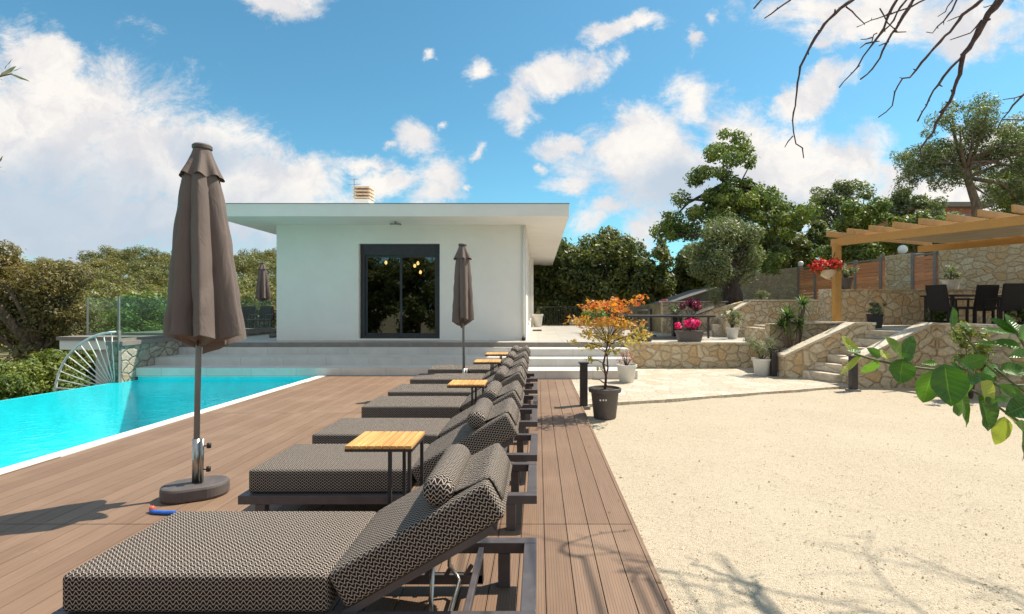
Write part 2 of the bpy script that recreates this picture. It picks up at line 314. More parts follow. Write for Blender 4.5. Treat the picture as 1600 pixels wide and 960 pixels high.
# ------------------------------------------------------------------ mesh helpers
def obj(name, me_or_mb, mat=None, parent=None, smooth=False, bevel=0):
    me = me_or_mb.mesh(name) if isinstance(me_or_mb, MB) else me_or_mb
    o = bpy.data.objects.new(name, me); C.objects.link(o)
    if mat: me.materials.append(M[mat])
    if parent is not None: o.parent = parent
    if smooth: me.polygons.foreach_set('use_smooth', [True]*len(me.polygons))
    if bevel:
        md = o.modifiers.new('edge', 'BEVEL'); md.width = bevel; md.segments = 2; md.limit_method = 'ANGLE'; md.angle_limit = R(40)
    return o
class MB:
    def __init__(s): s.v = []; s.f = []; s.uv = None
    def add(s, vs, fs):
        n = len(s.v); s.v += [tuple(a) for a in vs]; s.f += [tuple(i+n for i in f) for f in fs]; return s
    def box(s, x0, x1, y0, y1, z0, z1):
        return s.add([(x, y, z) for x in (x0, x1) for y in (y0, y1) for z in (z0, z1)], [(0, 1, 3, 2), (4, 6, 7, 5), (0, 4, 5, 1), (2, 3, 7, 6), (0, 2, 6, 4), (1, 5, 7, 3)])
    def prism(s, poly, z0, z1):                              # plan polygon between two heights (numbers or lists per vertex)
        n = len(poly); a = z0 if hasattr(z0, '__len__') else [z0]*n; b = z1 if hasattr(z1, '__len__') else [z1]*n
        return s.add([(x, y, a[i]) for i, (x, y) in enumerate(poly)]+[(x, y, b[i]) for i, (x, y) in enumerate(poly)],
                     [tuple(range(n))[::-1], tuple(range(n, 2*n))]+[(i, (i+1) % n, n+(i+1) % n, n+i) for i in range(n)])
    def side(s, poly, y0, y1):                               # x-z polygon between two depths
        n = len(poly); return s.add([(x, y0, z) for x, z in poly]+[(x, y1, z) for x, z in poly], [tuple(range(n)), tuple(range(n, 2*n))[::-1]]+[(i, n+i, n+(i+1) % n, (i+1) % n) for i in range(n)])
    def bar(s, p, q, wx, wz=None):
        p = Vector(p); q = Vector(q); wz = wz or wx; d = (q-p).normalized(); up = Vector((0, 0, 1)) if abs(d.z) < .95 else Vector((0, 1, 0))
        a = d.cross(up).normalized(); b = a.cross(d)
        vs = [e+a*sx*wx/2+b*sz*wz/2 for e in (p, q) for sx, sz in ((-1, -1), (1, -1), (1, 1), (-1, 1))]
        return s.add(vs, [(3, 2, 1, 0), (4, 5, 6, 7)]+[(i, (i+1) % 4, 4+(i+1) % 4, 4+i) for i in range(4)])
    def tube(s, pts, rad, n=8):
        pts = [Vector(p) for p in pts]; m = len(pts); rad = rad if hasattr(rad, '__len__') else [rad]*m
        vs = []; a = None
        for i, p in enumerate(pts):
            d = (pts[min(i+1, m-1)]-pts[max(i-1, 0)]).normalized()
            if a is None: a = d.cross(Vector((0, 0, 1)) if abs(d.z) < .9 else Vector((1, 0, 0))).normalized()
            a = (a-d*a.dot(d)).normalized(); b = d.cross(a)
            vs += [p+(a*math.cos(2*math.pi*k/n)+b*math.sin(2*math.pi*k/n))*rad[i] for k in range(n)]
        fs = [(i*n+k, i*n+(k+1) % n, (i+1)*n+(k+1) % n, (i+1)*n+k) for i in range(m-1) for k in range(n)]+[tuple(range(n))[::-1], tuple(range((m-1)*n, m*n))]
        return s.add(vs, fs)
    def lathe(s, prof, c=(0, 0, 0), n=24, sy=1.0):
        vs = [(c[0]+r*math.cos(2*math.pi*k/n), c[1]+sy*r*math.sin(2*math.pi*k/n), c[2]+z) for r, z in prof for k in range(n)]; m = len(prof)
        return s.add(vs, [(i*n+k, i*n+(k+1) % n, (i+1)*n+(k+1) % n, (i+1)*n+k) for i in range(m-1) for k in range(n)]+[tuple(range(n))[::-1], tuple(range((m-1)*n, m*n))])
    def mesh(s, name):
        me = bpy.data.meshes.new(name); me.from_pydata(s.v, [], s.f)
        bm = bmesh.new(); bm.from_mesh(me); bmesh.ops.recalc_face_normals(bm, faces=bm.faces); bm.to_mesh(me); bm.free(); return me
def tag(o, label=None, cat=None, group=None, kind=None):
    if label: o['label'] = label
    if cat: o['category'] = cat
    if group: o['group'] = group
    if kind: o['kind'] = kind
    return o
def thing(name, loc, label, cat, group=None, rz=0):
    o = bpy.data.objects.new(name, None); C.objects.link(o); o.location = loc; o.rotation_euler = (0, 0, rz); return tag(o, label, cat, group)
def copy_tree(o, parent=None):
    c = o.copy(); C.objects.link(c); c.parent = parent
    for ch in list(o.children): copy_tree(ch, c)
    return c
def struct(name, mb, mat, smooth=False): return tag(obj(name, mb, mat, None, smooth), kind='structure')
def quads(name, V, nv=4):
    me = bpy.data.meshes.new(name); n = len(V)//nv
    me.vertices.add(len(V)); me.vertices.foreach_set('co', V.astype(np.float32).ravel()); me.loops.add(n*nv); me.loops.foreach_set('vertex_index', np.arange(n*nv, dtype=np.int32))
    me.polygons.add(n); me.polygons.foreach_set('loop_start', np.arange(0, n*nv, nv, dtype=np.int32)); me.update(calc_edges=True); return me
def unit(a): return a/np.maximum(np.linalg.norm(a, axis=1, keepdims=True), 1e-9)
def leafcloud(rng, cen, rad, count, size, flat=1.0, aspect=.5, shell=.55, up=.3):
    cen = np.asarray(cen, float); rad = np.asarray(rad, float); p = rad**2/np.sum(rad**2)
    i = rng.choice(len(cen), count, p=p); d = unit(rng.normal(size=(count, 3)))
    r = rad[i]*(shell+(1-shell)*rng.random(count))*np.where(rng.random(count) < .12, 1.25, 1)
    pos = cen[i]+d*r[:, None]*np.array([1, 1, flat])
    nrm = unit(d+rng.normal(size=(count, 3))*.55+np.array([0, 0, up])); t = unit(np.cross(nrm, rng.normal(size=(count, 3)))); b = np.cross(nrm, t)
    s = (size*(.6+.8*rng.random(count)))[:, None]
    V = np.stack([pos-t*s, pos+b*s*aspect-nrm*s*.1, pos+t*s, pos-b*s*aspect-nrm*s*.1], 1).reshape(-1, 3); return V
def clumps(rng, ells, n, r):
    vol = np.array([e[3]*e[4]*e[5] for e in ells])**.8; idx = rng.choice(len(ells), n, p=vol/vol.sum()); out = []
    for i in idx:
        e = ells[i]; d = rng.normal(size=3); d /= np.linalg.norm(d); k = rng.random()**.35
        out.append([e[0]+d[0]*e[3]*k, e[1]+d[1]*e[4]*k, e[2]+d[2]*e[5]*k])
    return np.array(out), r*(.6+.8*rng.random(n))
def tree(name, label, base, trunk, tr, ells, n, cr, count, size, mat, cat='tree', group=None, seed=1, flat=.8, bark='bark', aspect=.5, limbs=14, extra=None):
    rng = np.random.default_rng(seed); t = thing(name, base, label, cat, group)
    cen, rad = clumps(rng, ells, n, cr)
    mb = MB(); tp = [Vector(p) for p in trunk]; m = len(tp)
    mb.tube(tp, [tr*(1.25 if i == 0 else 1)*(1-.55*i/max(1, m-1)) for i in range(m)], 10)
    top = tp[-1]
    for k in range(min(limbs, n)):
        c = Vector(cen[k]); st = tp[-1] if k % 2 else tp[max(1, m-2)]
        if m > 2 and k % 3 == 0: st = tp[-1].lerp(tp[-2], .5)
        mid = st.lerp(c, .5)+Vector(rng.normal(size=3)*.08*(c-st).length)+Vector((0, 0, .08*(c-st).length))
        mb.tube([st, mid, c], [tr*.42, tr*.24, tr*.07], 6)
    obj('trunk', mb, bark, t, True)
    obj('crown', quads('crown', leafcloud(rng, cen, rad, count, size, flat, aspect)), mat, t)
    return t

# ------------------------------------------------------------------ terrain, gravel, deck, pool, terraces
def sstep(a, b, x): x = np.clip((x-a)/(b-a), 0, 1); return x*x*(3-2*x)
def gh(x, y):
    left = -2.4+sstep(16, 75, y)*7.0+sstep(-40, -75, x)*2.0
    right = .0+sstep(15, 40, y)*2.6
    k = sstep(-9.5, -13, x)*1.0; near = -3.0+0*x
    z = near*(1-k)+left*k
    rr = sstep(2, 10, x)*sstep(16, 24, y); z = z*(1-rr)+right*rr
    z = np.where((x > -12) & (x < 2.5), z+sstep(23, 45, y)*1.5, z)
    return z
xs = np.unique(np.concatenate([np.linspace(-600, -60, 10), np.linspace(-60, 60, 81), np.linspace(60, 600, 10)])); ys = np.unique(np.concatenate([np.linspace(-300, -20, 8), np.linspace(-20, 90, 74), np.linspace(90, 900, 10)]))
GX, GY = np.meshgrid(xs, ys); GZ = gh(GX, GY); nx = len(xs)
mb = MB(); mb.v = list(map(tuple, np.stack([GX, GY, GZ], -1).reshape(-1, 3).tolist())); mb.f = [(j*nx+i, j*nx+i+1, (j+1)*nx+i+1, (j+1)*nx+i) for j in range(len(ys)-1) for i in range(nx-1)]
struct('ground', mb, 'ground_soil', True)
# gravel yard: one finely rippled sheet
def sheet(poly_x, poly_y, nx_, ny_, zf):
    m = MB(); X = np.linspace(*poly_x, nx_); Y = np.linspace(*poly_y, ny_)
    for y in Y:
        for x in X: m.v.append((x, y, zf(x, y)))
    m.f = [(j*nx_+i, j*nx_+i+1, (j+1)*nx_+i+1, (j+1)*nx_+i) for j in range(ny_-1) for i in range(nx_-1)]; return m
from mathutils import noise as mn
struct('gravel_ground', sheet((.60, 15), (-7, 12.4), 110, 150, lambda x, y: -.045+.016*mn.noise(Vector((x*1.3, y*1.3, 0)))+.006*mn.noise(Vector((x*6, y*6, 3)))), 'gravel', True)
rng = np.random.default_rng(5); n = 26000
py_ = 1.3+8*rng.random(n)**1.6; px_ = .66+(py_*.98)*rng.random(n); s_ = .0022+.0045*rng.random(n)**3
V = []
for dx, dy, dz in ((-1, -.6, 0), (.9, -.8, .15), (.2, 1, 0)): pass
bx_, by_ = px_, py_; bz_ = np.array([-.045+.016*mn.noise(Vector((a*1.3, b*1.3, 0)))+.006*mn.noise(Vector((a*6, b*6, 3))) for a, b in zip(bx_, by_)])
ang = rng.random(n)*6.28; pts = []
for k in range(3): pts.append(np.stack([bx_+np.cos(ang+k*2.1)*s_*1.3, by_+np.sin(ang+k*2.1)*s_*1.3, bz_-.001], 1))
apex = np.stack([bx_, by_, bz_+s_*.7], 1)
T = np.concatenate([np.stack([pts[k], pts[(k+1) % 3], apex], 1).reshape(-1, 3) for k in range(3)])
gp = obj('gravel', quads('gravel', T, 3), 'gravel'); tag(gp, 'loose pale gravel chips scattered over the yard', 'gravel', kind='stuff')
# flagstone patio
struct('patio', MB().prism([(.66, 7.62), (1.9, 8.0), (3.3, 8.52), (4.6, 9.0), (5.75, 9.45), (6.2, 10.2), (5.6, 11.6), (5.6, 12.3), (1.2, 12.3), (.66, 10.4)], -.2, .0), 'paving')
# pool geometry
def pr(Y): return -4.65+(Y-4.43)*(.19/6.41)
def pl(Y): return -8.70+(Y-8.28)*(.23/2.42)
PY0, PY1 = -1.5, 10.82
# deck boards along the walkway and pool side
mb = MB(); x = .62; ends = [(-3.0, 3.42), (3.424, 7.0), (7.004, 10.28)]
while x > -5.2:
    for (a, b) in ends:
        x0 = x-.141; y0, y1 = a, b
        if b > 10 and x < -.25: y1 = 10.80
        # clip against the pool edge (board stays on the deck side of the coping)
        if x0 < -4.9: pass
        lim = lambda Y: pr(Y)+.0
        if x0 >= lim(y1): mb.box(x0, x, y0, y1-.004, -.03, 0)
        elif x > lim(y0)+.01:
            mb.prism([(max(x0, lim(y0)), y0), (x, y0), (x, y1-.004), (max(min(x-.004, lim(y1)), x0), y1-.004)], -.03, 0)
    x -= .146
struct('deck', mb, 'deck')
struct('deck_base', MB().prism([(.61, -3), (.61, 10.3), (-.2, 10.3), (-.2, 10.8), (pr(10.8)+.02, 10.8), (pr(-3)+.02, -3)], -.3, -.032), 'black_plastic')
struct('deck_edge_strip', MB().box(.622, .648, -3, 10.28, -.2, .004), 'deck')
# pool basin, coping, water
mb = MB(); D = -1.35
a, b_, c, e = (pl(PY0), PY0), (pr(PY0), PY0), (pr(PY1), PY1), (pl(PY1), PY1)
mb.add([(a[0], a[1], D), (b_[0], b_[1], D), (c[0], c[1], D), (e[0], e[1], D), (a[0], a[1], -.02), (b_[0], b_[1], -.02), (c[0], c[1], -.02), (e[0], e[1], -.02)], [(0, 1, 2, 3), (0, 4, 5, 1), (1, 5, 6, 2), (2, 6, 7, 3)])
mb.add([(a[0], a[1], D), (e[0], e[1], D), (e[0], e[1], -.093), (a[0], a[1], -.093)], [(0, 1, 2, 3)])
mb.box(-5.6, pr(9.4)-.003, 9.5, 10.81, D+.002, -.45); mb.box(-5.15, pr(9.9)-.004, 9.9, 10.812, -.449, -.25)
struct('pool_basin', mb, 'pool_tile')
struct('pool_infinity_edge', MB().prism([(pl(PY0)-.16, PY0), (pl(PY0)-.001, PY0), (pl(PY1)-.001, PY1), (pl(PY1)-.16, PY1)], -2.6, -.088), 'pool_tile')
struct('pool_coping', MB().prism([(pr(PY0)-.16, PY0), (pr(PY0)-.002, PY0), (pr(PY1)-.002, PY1), (pr(PY1)-.16, PY1)], -.05, .008), 'white_plaster')
struct('water', sheet((0, 1), (PY0, PY1-.001), 2, 2, lambda x, y: -.085), 'water')
wm = bpy.data.objects['water'].data; (lo0, lo1) = (PY0, PY1-.001)
for vtx in wm.vertices: vtx.co.x = (pr(vtx.co.y) if vtx.co.x > .5 else pl(vtx.co.y)-.10)
# terraces
struct('steps', MB().box(-8.5, -.3, 10.815, 11.45, -.021, .165).box(-8.5, -.3, 11.35, 12.3, -.6, .33).box(-8.5, -.3, 12.1, 12.6, -.6, .495)
       .box(-.299, 2.0, 10.3, 11.2, -.6, .166).box(-.299, 2.03, 11.02, 11.8, -.6, .331).box(-.299, 2.06, 11.57, 12.4, -.6, .496), 'step_tile')
struct('terrace', MB().box(-10.6, 7.4, 12.26, 23.2, -1.0, .60), 'terrace_tile')
struct('terrace_edge', MB().box(-8.5, 2.1, 12.222, 12.258, .49, .604), 'concrete_edge')
struct('balcony_floor', MB().box(-11.4, -8.8, 12.1, 17, .66, .745).box(-8.80, -8.46, 10.42, 17, .66, .75), 'concrete_edge')
t = thing('retaining_wall', (-9.5, 12.2, 0), 'white beam and pillar carrying the glass railed balcony above the pool', 'wall')
def at0(t, *os):
    for o in os: o.parent = t; o.location = tuple(-c for c in t.location)
at0(t, obj('beam', MB().box(-11.35, -8.81, 12.14, 12.5, .44, .658), 'white_plaster'), obj('pillar', MB().box(-10.12, -9.86, 12.16, 12.48, -2.6, .438), 'white_plaster'))
t = thing('stone_wall', (-8.65, 11.5, 0), 'pale stone wall beside the pool steps under the glass railing', 'wall')
at0(t, obj('wall', MB().box(-8.78, -8.505, 10.45, 16.9, -2.6, .657), 'grey_stone'))
# glass balustrades
def glass(label, p, q, z0, h, posts):
    p = Vector((*p, z0)); q = Vector((*q, z0)); t = thing('glass_balustrade', p, label, 'railing', 'glass railings by the pool')
    d = (q-p); L = d.length; rz = math.atan2(d.y, d.x); t.rotation_euler = (0, 0, rz)
    obj('pane', MB().box(0, L, -.007, .007, .02, h), 'balustrade_glass', t)
    obj('base_rail', MB().box(0, L, -.025, .025, 0, .05), 'grey_metal', t)
    for k in posts: obj('post', MB().box(k*L-.012, k*L+.012, -.018, .018, 0, h), 'grey_metal', t)
glass('glass railing panel along the far side of the balcony', (-11.36, 12.9), (-8.7, 12.9), .747, .94, (0,))
glass('glass railing running back from the pool corner beside the steps', (-8.6, 10.5), (-8.6, 16.5), .752, .92, (0, .45))
# fan-shaped barrier
t = thing('fan_barrier', (-8.6, 10.42, -.28), 'white metal quarter circle fan barrier at the corner of the pool', 'barrier')
pts = [(-1.22*math.sin(R(a)), 0, 1.22*math.cos(R(a))) for a in range(0, 92, 6)]
obj('rim', MB().tube(pts, .022, 8), 'white_metal', t, True)
for k in range(11): a = R(4+k*8.2); obj('spoke', MB().tube([(-.12*math.sin(a), 0, .12*math.cos(a)), (-1.21*math.sin(a), 0, 1.21*math.cos(a))], .011, 6), 'white_metal', t, True)
obj('post', MB().box(.01, .07, -.03, .03, -.1, 1.24), 'balustrade_glass', t)
obj('post_frame', MB().box(.072, .085, -.03, .03, -.1, 1.25), 'grey_metal', t)

# ------------------------------------------------------------------ house
t = thing('house', (-3.5, 13.07, .6), 'white flat roofed house with dark sliding door and deep eaves', 'house')
HX0, HX1, HY, HB, ZT = -6.68, -.31, 13.07, 27.5, 3.56
DX0, DX1, DZ0, DZ1 = -4.585, -2.515, .635, 3.07
mb = MB(); mb.box(HX0, DX0, HY, HY+.3, .6, ZT); mb.box(DX1, HX1, HY, HY+.3, .6, ZT); mb.box(DX0, DX1, HY, HY+.3, DZ1, ZT); mb.box(DX0, DX1, HY, HY+.3, .6, DZ0)
mb.box(HX0, HX0+.3, HY+.3, HB, .6, ZT); mb.box(HX1-.3, HX1, HY+.3, HB, .6, ZT); mb.box(HX0+.3, HX1-.3, HB-.3, HB, .6, ZT)
W1 = obj('wall', mb, 'white_plaster')
roof = obj('roof', MB().box(-7.6, .715, 11.83, 28.6, 3.545, 3.835), 'white_plaster', bevel=.006)
fr = obj('door_frame', MB().box(DX0, DX1, HY+.12, HY+.22, 2.79, DZ1).box(DX0, DX0+.11, HY+.13, HY+.21, DZ0, 2.79).box(DX1-.09, DX1, HY+.13, HY+.21, DZ0, 2.79).box(DX0, DX1, HY+.125, HY+.215, DZ0, DZ0+.07), 'dark_metal', bevel=.004)
at0(t, W1, roof, fr)
at0(t, obj('roof_flashing', MB().box(-7.61, .725, 11.82, 11.86, 3.836, 3.85).box(.69, .725, 11.861, 28.6, 3.836, 3.85), 'grey_metal'))
MX = -3.52
for (a, b2, yo, nm) in ((DX0+.11, MX+.04, HY+.175, 'sliding_panel'), (MX-.05, DX1-.09, HY+.14, 'sliding_panel')):
    z0, z1 = DZ0+.07, 2.79
    f = obj(nm, MB().box(a, a+.06, yo, yo+.03, z0, z1).box(b2-.06, b2, yo, yo+.03, z0, z1).box(a+.06, b2-.06, yo, yo+.03, z1-.06, z1).box(a+.06, b2-.06, yo, yo+.03, z0, z0+.07), 'dark_metal'); at0(t, f)
    g = obj('pane', MB().box(a+.06, b2-.06, yo+.01, yo+.018, z0+.07, z1-.06), 'door_glass', f)
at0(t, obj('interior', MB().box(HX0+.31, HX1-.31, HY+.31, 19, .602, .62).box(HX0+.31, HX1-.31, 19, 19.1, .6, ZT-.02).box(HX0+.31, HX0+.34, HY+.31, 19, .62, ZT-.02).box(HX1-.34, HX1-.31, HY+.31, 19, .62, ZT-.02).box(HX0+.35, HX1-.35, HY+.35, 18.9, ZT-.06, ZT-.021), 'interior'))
at0(t, obj('threshold', MB().box(DX0-.03, DX1+.03, HY-.04, HY+.12, .601, .64), 'white_plaster'))
at0(t, obj('drainpipe', MB().tube([(HX1-.06, HY-.05, 3.5), (HX1-.06, HY-.05, .68)], .035, 12), 'white_metal', smooth=True))
at0(t, obj('drain_outlet', MB().tube([(HX1-.06, HY-.1, .66), (HX1-.06, HY-.2, .64)], .05, 12), 'black_plastic', smooth=True))
at0(t, obj('drain_outlet', MB().tube([(HX0-.02, HY+.1, .72), (HX0-.22, HY+.1, .70)], .05, 12), 'grey_plastic', smooth=True))
at0(t, obj('pilaster', MB().box(HX1, HX1+.10, 22.0, 22.4, .6, 3.54), 'white_plaster'))
for (y0, y1) in ((15.2, 16.8), (18.2, 20.2)):
    wf = obj('window_frame', MB().box(HX1, HX1+.03, y0, y0+.07, 1.0, 3.0).box(HX1, HX1+.03, y1-.07, y1, 1.0, 3.0).box(HX1, HX1+.03, y0, y1, 3.0, 3.07).box(HX1, HX1+.04, y0, y1, .93, 1.0), 'white_metal'); at0(t, wf)
    obj('pane', MB().box(HX1+.004, HX1+.012, y0+.07, y1-.07, 1.0, 3.0), 'door_glass', wf)
p = P(620, 365, 12.6)
sl = obj('soffit_lamp', MB().box(-3.63, -3.37, 12.5, 12.62, 3.46, 3.5).box(-3.52, -3.48, 12.54, 12.58, 3.5, 3.544), 'grey_metal', bevel=.01); at0(t, sl)
obj('lens', MB().box(-3.60, -3.40, 12.51, 12.61, 3.45, 3.459), 'white_metal', sl)
ch = obj('chimney', MB().box(-5.40, -4.96, 15, 15.45, 3.83, 4.62), 'white_plaster'); at0(t, ch)
m_ = MB()
for k in range(4): z = 4.64+k*.1; m_.prism([(-5.43+.0, 14.97), (-4.93, 14.97), (-4.93, 15.48), (-5.43, 15.48)], z, z+.045)
cc = obj('chimney_cap', m_, 'cream', ch, bevel=.012)
obj('cap_core', MB().box(-5.33, -5.03, 15.07, 15.38, 4.62, 4.99), 'terracotta', ch)
obj('aerial', MB().tube([(-5.5, 15.3, 3.83), (-5.5, 15.3, 5.3)], .008, 6).bar((-5.66, 15.3, 5.1), (-5.3, 15.3, 5.12), .01).bar((-5.62, 15.3, 5.25), (-5.38, 15.3, 5.27), .01), 'grey_metal', ch)
# pendant lamps behind the glass
for i, (px, py, lab) in enumerate(((603, 410, 'glowing bulb hanging alone behind the first door panel'), (648, 415, 'lower bulb of the close pair behind the second door panel'), (653, 411, 'upper bulb of the close pair behind the second door panel'), (657, 425, 'lowest hanging bulb behind the second door panel'))):
    q = P(px, py, 15.5); l = thing('pendant_lamp', q, lab, 'lamp', 'bulbs hanging in the room')
    obj('bulb', MB().lathe([(.005, .05), (.03, .03), (.045, -.01), (.035, -.05), (.005, -.07)], n=12), 'bulb', l, True)
    obj('cord', MB().tube([(0, 0, .05), (0, 0, 3.49-q.z)], .006, 5), 'black_plastic', l)
tag(obj('door_mat', MB().box(-.2, .12, 18.0, 18.9, .604, .622), 'black_plastic', bevel=.004), 'small dark mat on the terrace beside the house', 'mat')

# ------------------------------------------------------------------ stone walls and steps on the garden side
def wallthing(name, label, mb, mat='stone', cap=None, cat='wall', capmat='cap_stone'):
    v0 = mb.v[0]; t = thing(name, (v0[0], v0[1], 0), label, cat); o = obj('wall', mb, mat); at0(t, o)
    if cap: c = obj('cap', cap, capmat); at0(t, c)
    return t
wallthing('stone_wall', 'low honey coloured stone wall holding the table terrace beside the patio', MB().box(2.07, 5.45, 12.2, 12.255, -.2, .56), 'stone', MB().box(2.02, 5.5, 12.16, 12.6, .562, .612), capmat='cap_stone')
wallthing('stone_wall', 'long stone wall behind the white potted bush below the wooden gate', MB().box(6.0, 8.35, 14.5, 14.8, .4, 1.62), 'small_stone', MB().box(5.95, 8.4, 14.47, 14.86, 1.622, 1.66))
wallthing('stone_wall', 'short stone wall below the grey canopy at the back of the terrace', MB().box(3.95, 6.3, 16.2, 16.5, .4, 1.60), 'small_stone', MB().box(3.9, 6.35, 16.15, 16.55, 1.602, 1.64))
t = wallthing('garden_stair', 'small stone stair with two sloping white caps behind the black table', MB().side([(4.55, .5), (6.1, .5), (6.1, 1.62), (5.15, 1.36), (4.55, 1.16)], 15.2, 15.45).side([(5.3, .5), (6.0, .5), (6.0, 1.6), (5.3, 1.16)], 14.5, 14.75), 'stone', cat='stairs')
at0(t, obj('cap', MB().side([(4.5, 1.165), (5.2, 1.42), (5.2, 1.47), (4.5, 1.215)], 15.15, 15.5).side([(5.26, 1.165), (6.0, 1.58), (6.0, 1.63), (5.26, 1.215)], 14.44, 14.8), 'cap_stone'))
at0(t, *[obj('step', MB().box(4.75+k*.28, 5.05+k*.28, 14.76, 15.19, .5, .77+k*.17), 'cap_stone') for k in range(5)])
# pergola terrace block: low wall to the left, retaining wall, stair
wallthing('planter_wall', 'low stone planter wall around the spiky yucca', MB().box(5.2, 7.1, 11.5, 11.75, -.1, 1.07).box(5.2, 5.42, 11.75, 12.9, -.1, .95), 'stone', MB().box(5.6, 7.1, 11.46, 11.8, 1.072, 1.11))
struct('upper_patio', MB().prism([(6.9, 10.72), (6.9, 11.9), (5.45, 11.78), (5.45, 13.0), (17, 13.0), (17, 5.0), (8.6, 5.0), (7.62, 8.1), (7.4, 9.76), (7.25, 10.4)], .3, 1.0), 'paving')
struct('garden_terrace', MB().box(7.62, 30, 13.3, 34, -.5, 1.55).box(6.31, 7.619, 14.81, 34, -.5, 1.549).box(4.0, 6.309, 16.51, 34, -.5, 1.548), 'ground_soil')
wallthing('stone_wall', 'shaded stone wall behind the pergola carrying a white pot', MB().box(7.43, 17, 13.0, 13.3, .9, 1.87), 'stone', MB().box(7.40, 17, 12.97, 13.32, 1.872, 1.9), capmat='stone')
wallthing('stone_wall', 'short shadowed stone wall between the yucca and the pergola post', MB().box(7.45, 7.61, 13.31, 14.49, .4, 1.60), 'small_stone')
tag(wallthing('stone_pillar', 'whitewashed square stone block where the wall steps up beside the post', MB().box(8.06-.45, 8.35-.38, 13.4, 13.9, 1.5, 1.93), 'cap_stone', cat='pillar'))
SK = .30                                                  # the stair is slightly skewed in plan
def sk(x, y): return (x+(10.45-y)*SK, y)
def parapet(y0, y1, xs_, zs, label):
    poly = [(xs_[0], -.1)]+list(zip(xs_, zs))+[(xs_[-1], -.1)]
    a = MB().side(poly, y0, y1); a.v = [(x+(10.45-y)*SK*0, y, z) for x, y, z in a.v]
    c = MB().side([(x-.03 if i == 0 else x, z+.002) for i, (x, z) in enumerate(zip(xs_, zs))]+[(x-.03 if i == 0 else x, z+.05) for i, (x, z) in reversed(list(enumerate(zip(xs_, zs))))], y0-.03, y1+.03)
    return wallthing('stair_parapet', label, a, 'stone', c, 'wall')
parapet(10.45, 10.72, [5.03, 6.45, 6.88], [.42, 1.085, 1.085], 'farther sloping stone parapet with pale cap beside the garden stair')
parapet(9.50, 9.78, [5.80, 5.95, 7.3, 7.42], [.42, .46, 1.11, 1.11], 'nearer sloping stone parapet with pale cap beside the garden stair')
t = thing('stone_stair', (5.8, 10.1, 0), 'rough stone stair of six steps climbing to the pergola terrace', 'stairs')
for k in range(6):
    x0 = 5.38+k*.255; x1 = 7.4
    at0(t, obj('step', MB().prism([sk(x0, 10.448), sk(x1, 10.448), sk(x1, 9.785), sk(x0+.06, 9.785)], -.1 if k == 0 else .163*k+.002, .163*(k+1)), 'cap_stone', bevel=.018))
pts = [(7.40, 9.50), (7.50, 8.9), (7.62, 8.1), (8.0, 6.6), (8.6, 4.9)]
def strip(pts, wd, z0, z1):
    l = [(x, y) for x, y in pts]; r = [(x+wd, y+.08) for x, y in pts]; return MB().prism(l+r[::-1], z0, z1)
wallthing('stone_wall', 'honey stone wall curving from the stair around the pergola terrace', strip(pts, .3, -.2, 1.11), 'stone', strip([(x-.03, y-.02) for x, y in pts], .36, 1.112, 1.155))
# sloping gravel apron is part of the yard; back boundary wall with fence, gate, pillars
def bl(Y): return 13.0-.137*(Y-13.7)
bd = Vector((-.137, 1, 0)).normalized()
def along(Y0, Y1, th=.3): return [(bl(Y0), Y0), (bl(Y1), Y1), (bl(Y1)+th, Y1), (bl(Y0)+th, Y0)]
def Yat(px): r = (px-CX)/F; return (13.0+.137*13.7)/(r+.137)
FT = 3.2
wallthing('boundary_wall', 'rough stone boundary wall behind the old olive trunk', MB().prism(along(Yat(1150), Yat(1245)), 1.0, FT), 'small_stone', MB().prism(along(Yat(1150), Yat(1245), .34), FT+.002, FT+.05))
wallthing('stone_pillar', 'square stone pillar between the red boards and the gate', MB().prism(along(Yat(1423), Yat(1383), .45), 1.0, FT+.02), 'stone', MB().prism(along(Yat(1423)-.02, Yat(1383)+.02, .5), FT+.022, FT+.06), cat='pillar')
wallthing('boundary_wall', 'tall stone wall of large blocks behind the dark dining chairs', MB().prism(along(7.5, Yat(1466)), 1.0, FT+.12), 'stone')
def boards(name, label, px0, px1, posts, cat, finial=False):
    Y0, Y1 = Yat(px1), Yat(px0); t = thing(name, (bl(Y0), Y0, 1.55), label, cat); L = (Y1-Y0)/bd.y; t.rotation_euler = (0, 0, math.atan2(bd.y, bd.x))
    h = FT-1.55; m_ = MB()
    for k in range(11): z = .12+k*(h-.2)/11; m_.box(0, L, -.02, .01, z, z+(h-.2)/11-.014)
    obj('boards', m_, 'fence_board', t)
    for z in (h-.05, .03): obj('rail', MB().box(0, L, -.03, .03, z, z+.05), 'grey_metal', t)
    for q in posts:
        Yq = Yat(q); s = (Yq-Y0)/bd.y; pp = obj('post', MB().box(s-.05, s+.05, -.05, .05, 0, h+.05), 'grey_metal', t)
    if finial: obj('finial', MB().lathe([(.02, 0), (.05, .04), (.05, .1), (.01, .16)], (.06, 0, h+.05), 10), 'grey_metal', t, True)
    return t
boards('board_fence', 'reddish brown board fence in grey metal frame on the boundary', 1246, 1382, (1248, 1274, 1337, 1377), 'fence', True)
g = boards('garden_gate', 'reddish brown slatted gate with grey frame beside stone pillar', 1424, 1465, (1427, 1462), 'gate')
obj('latch', MB().box(.86, .95, -.09, -.03, .8, 1.05), 'black_plastic', g)
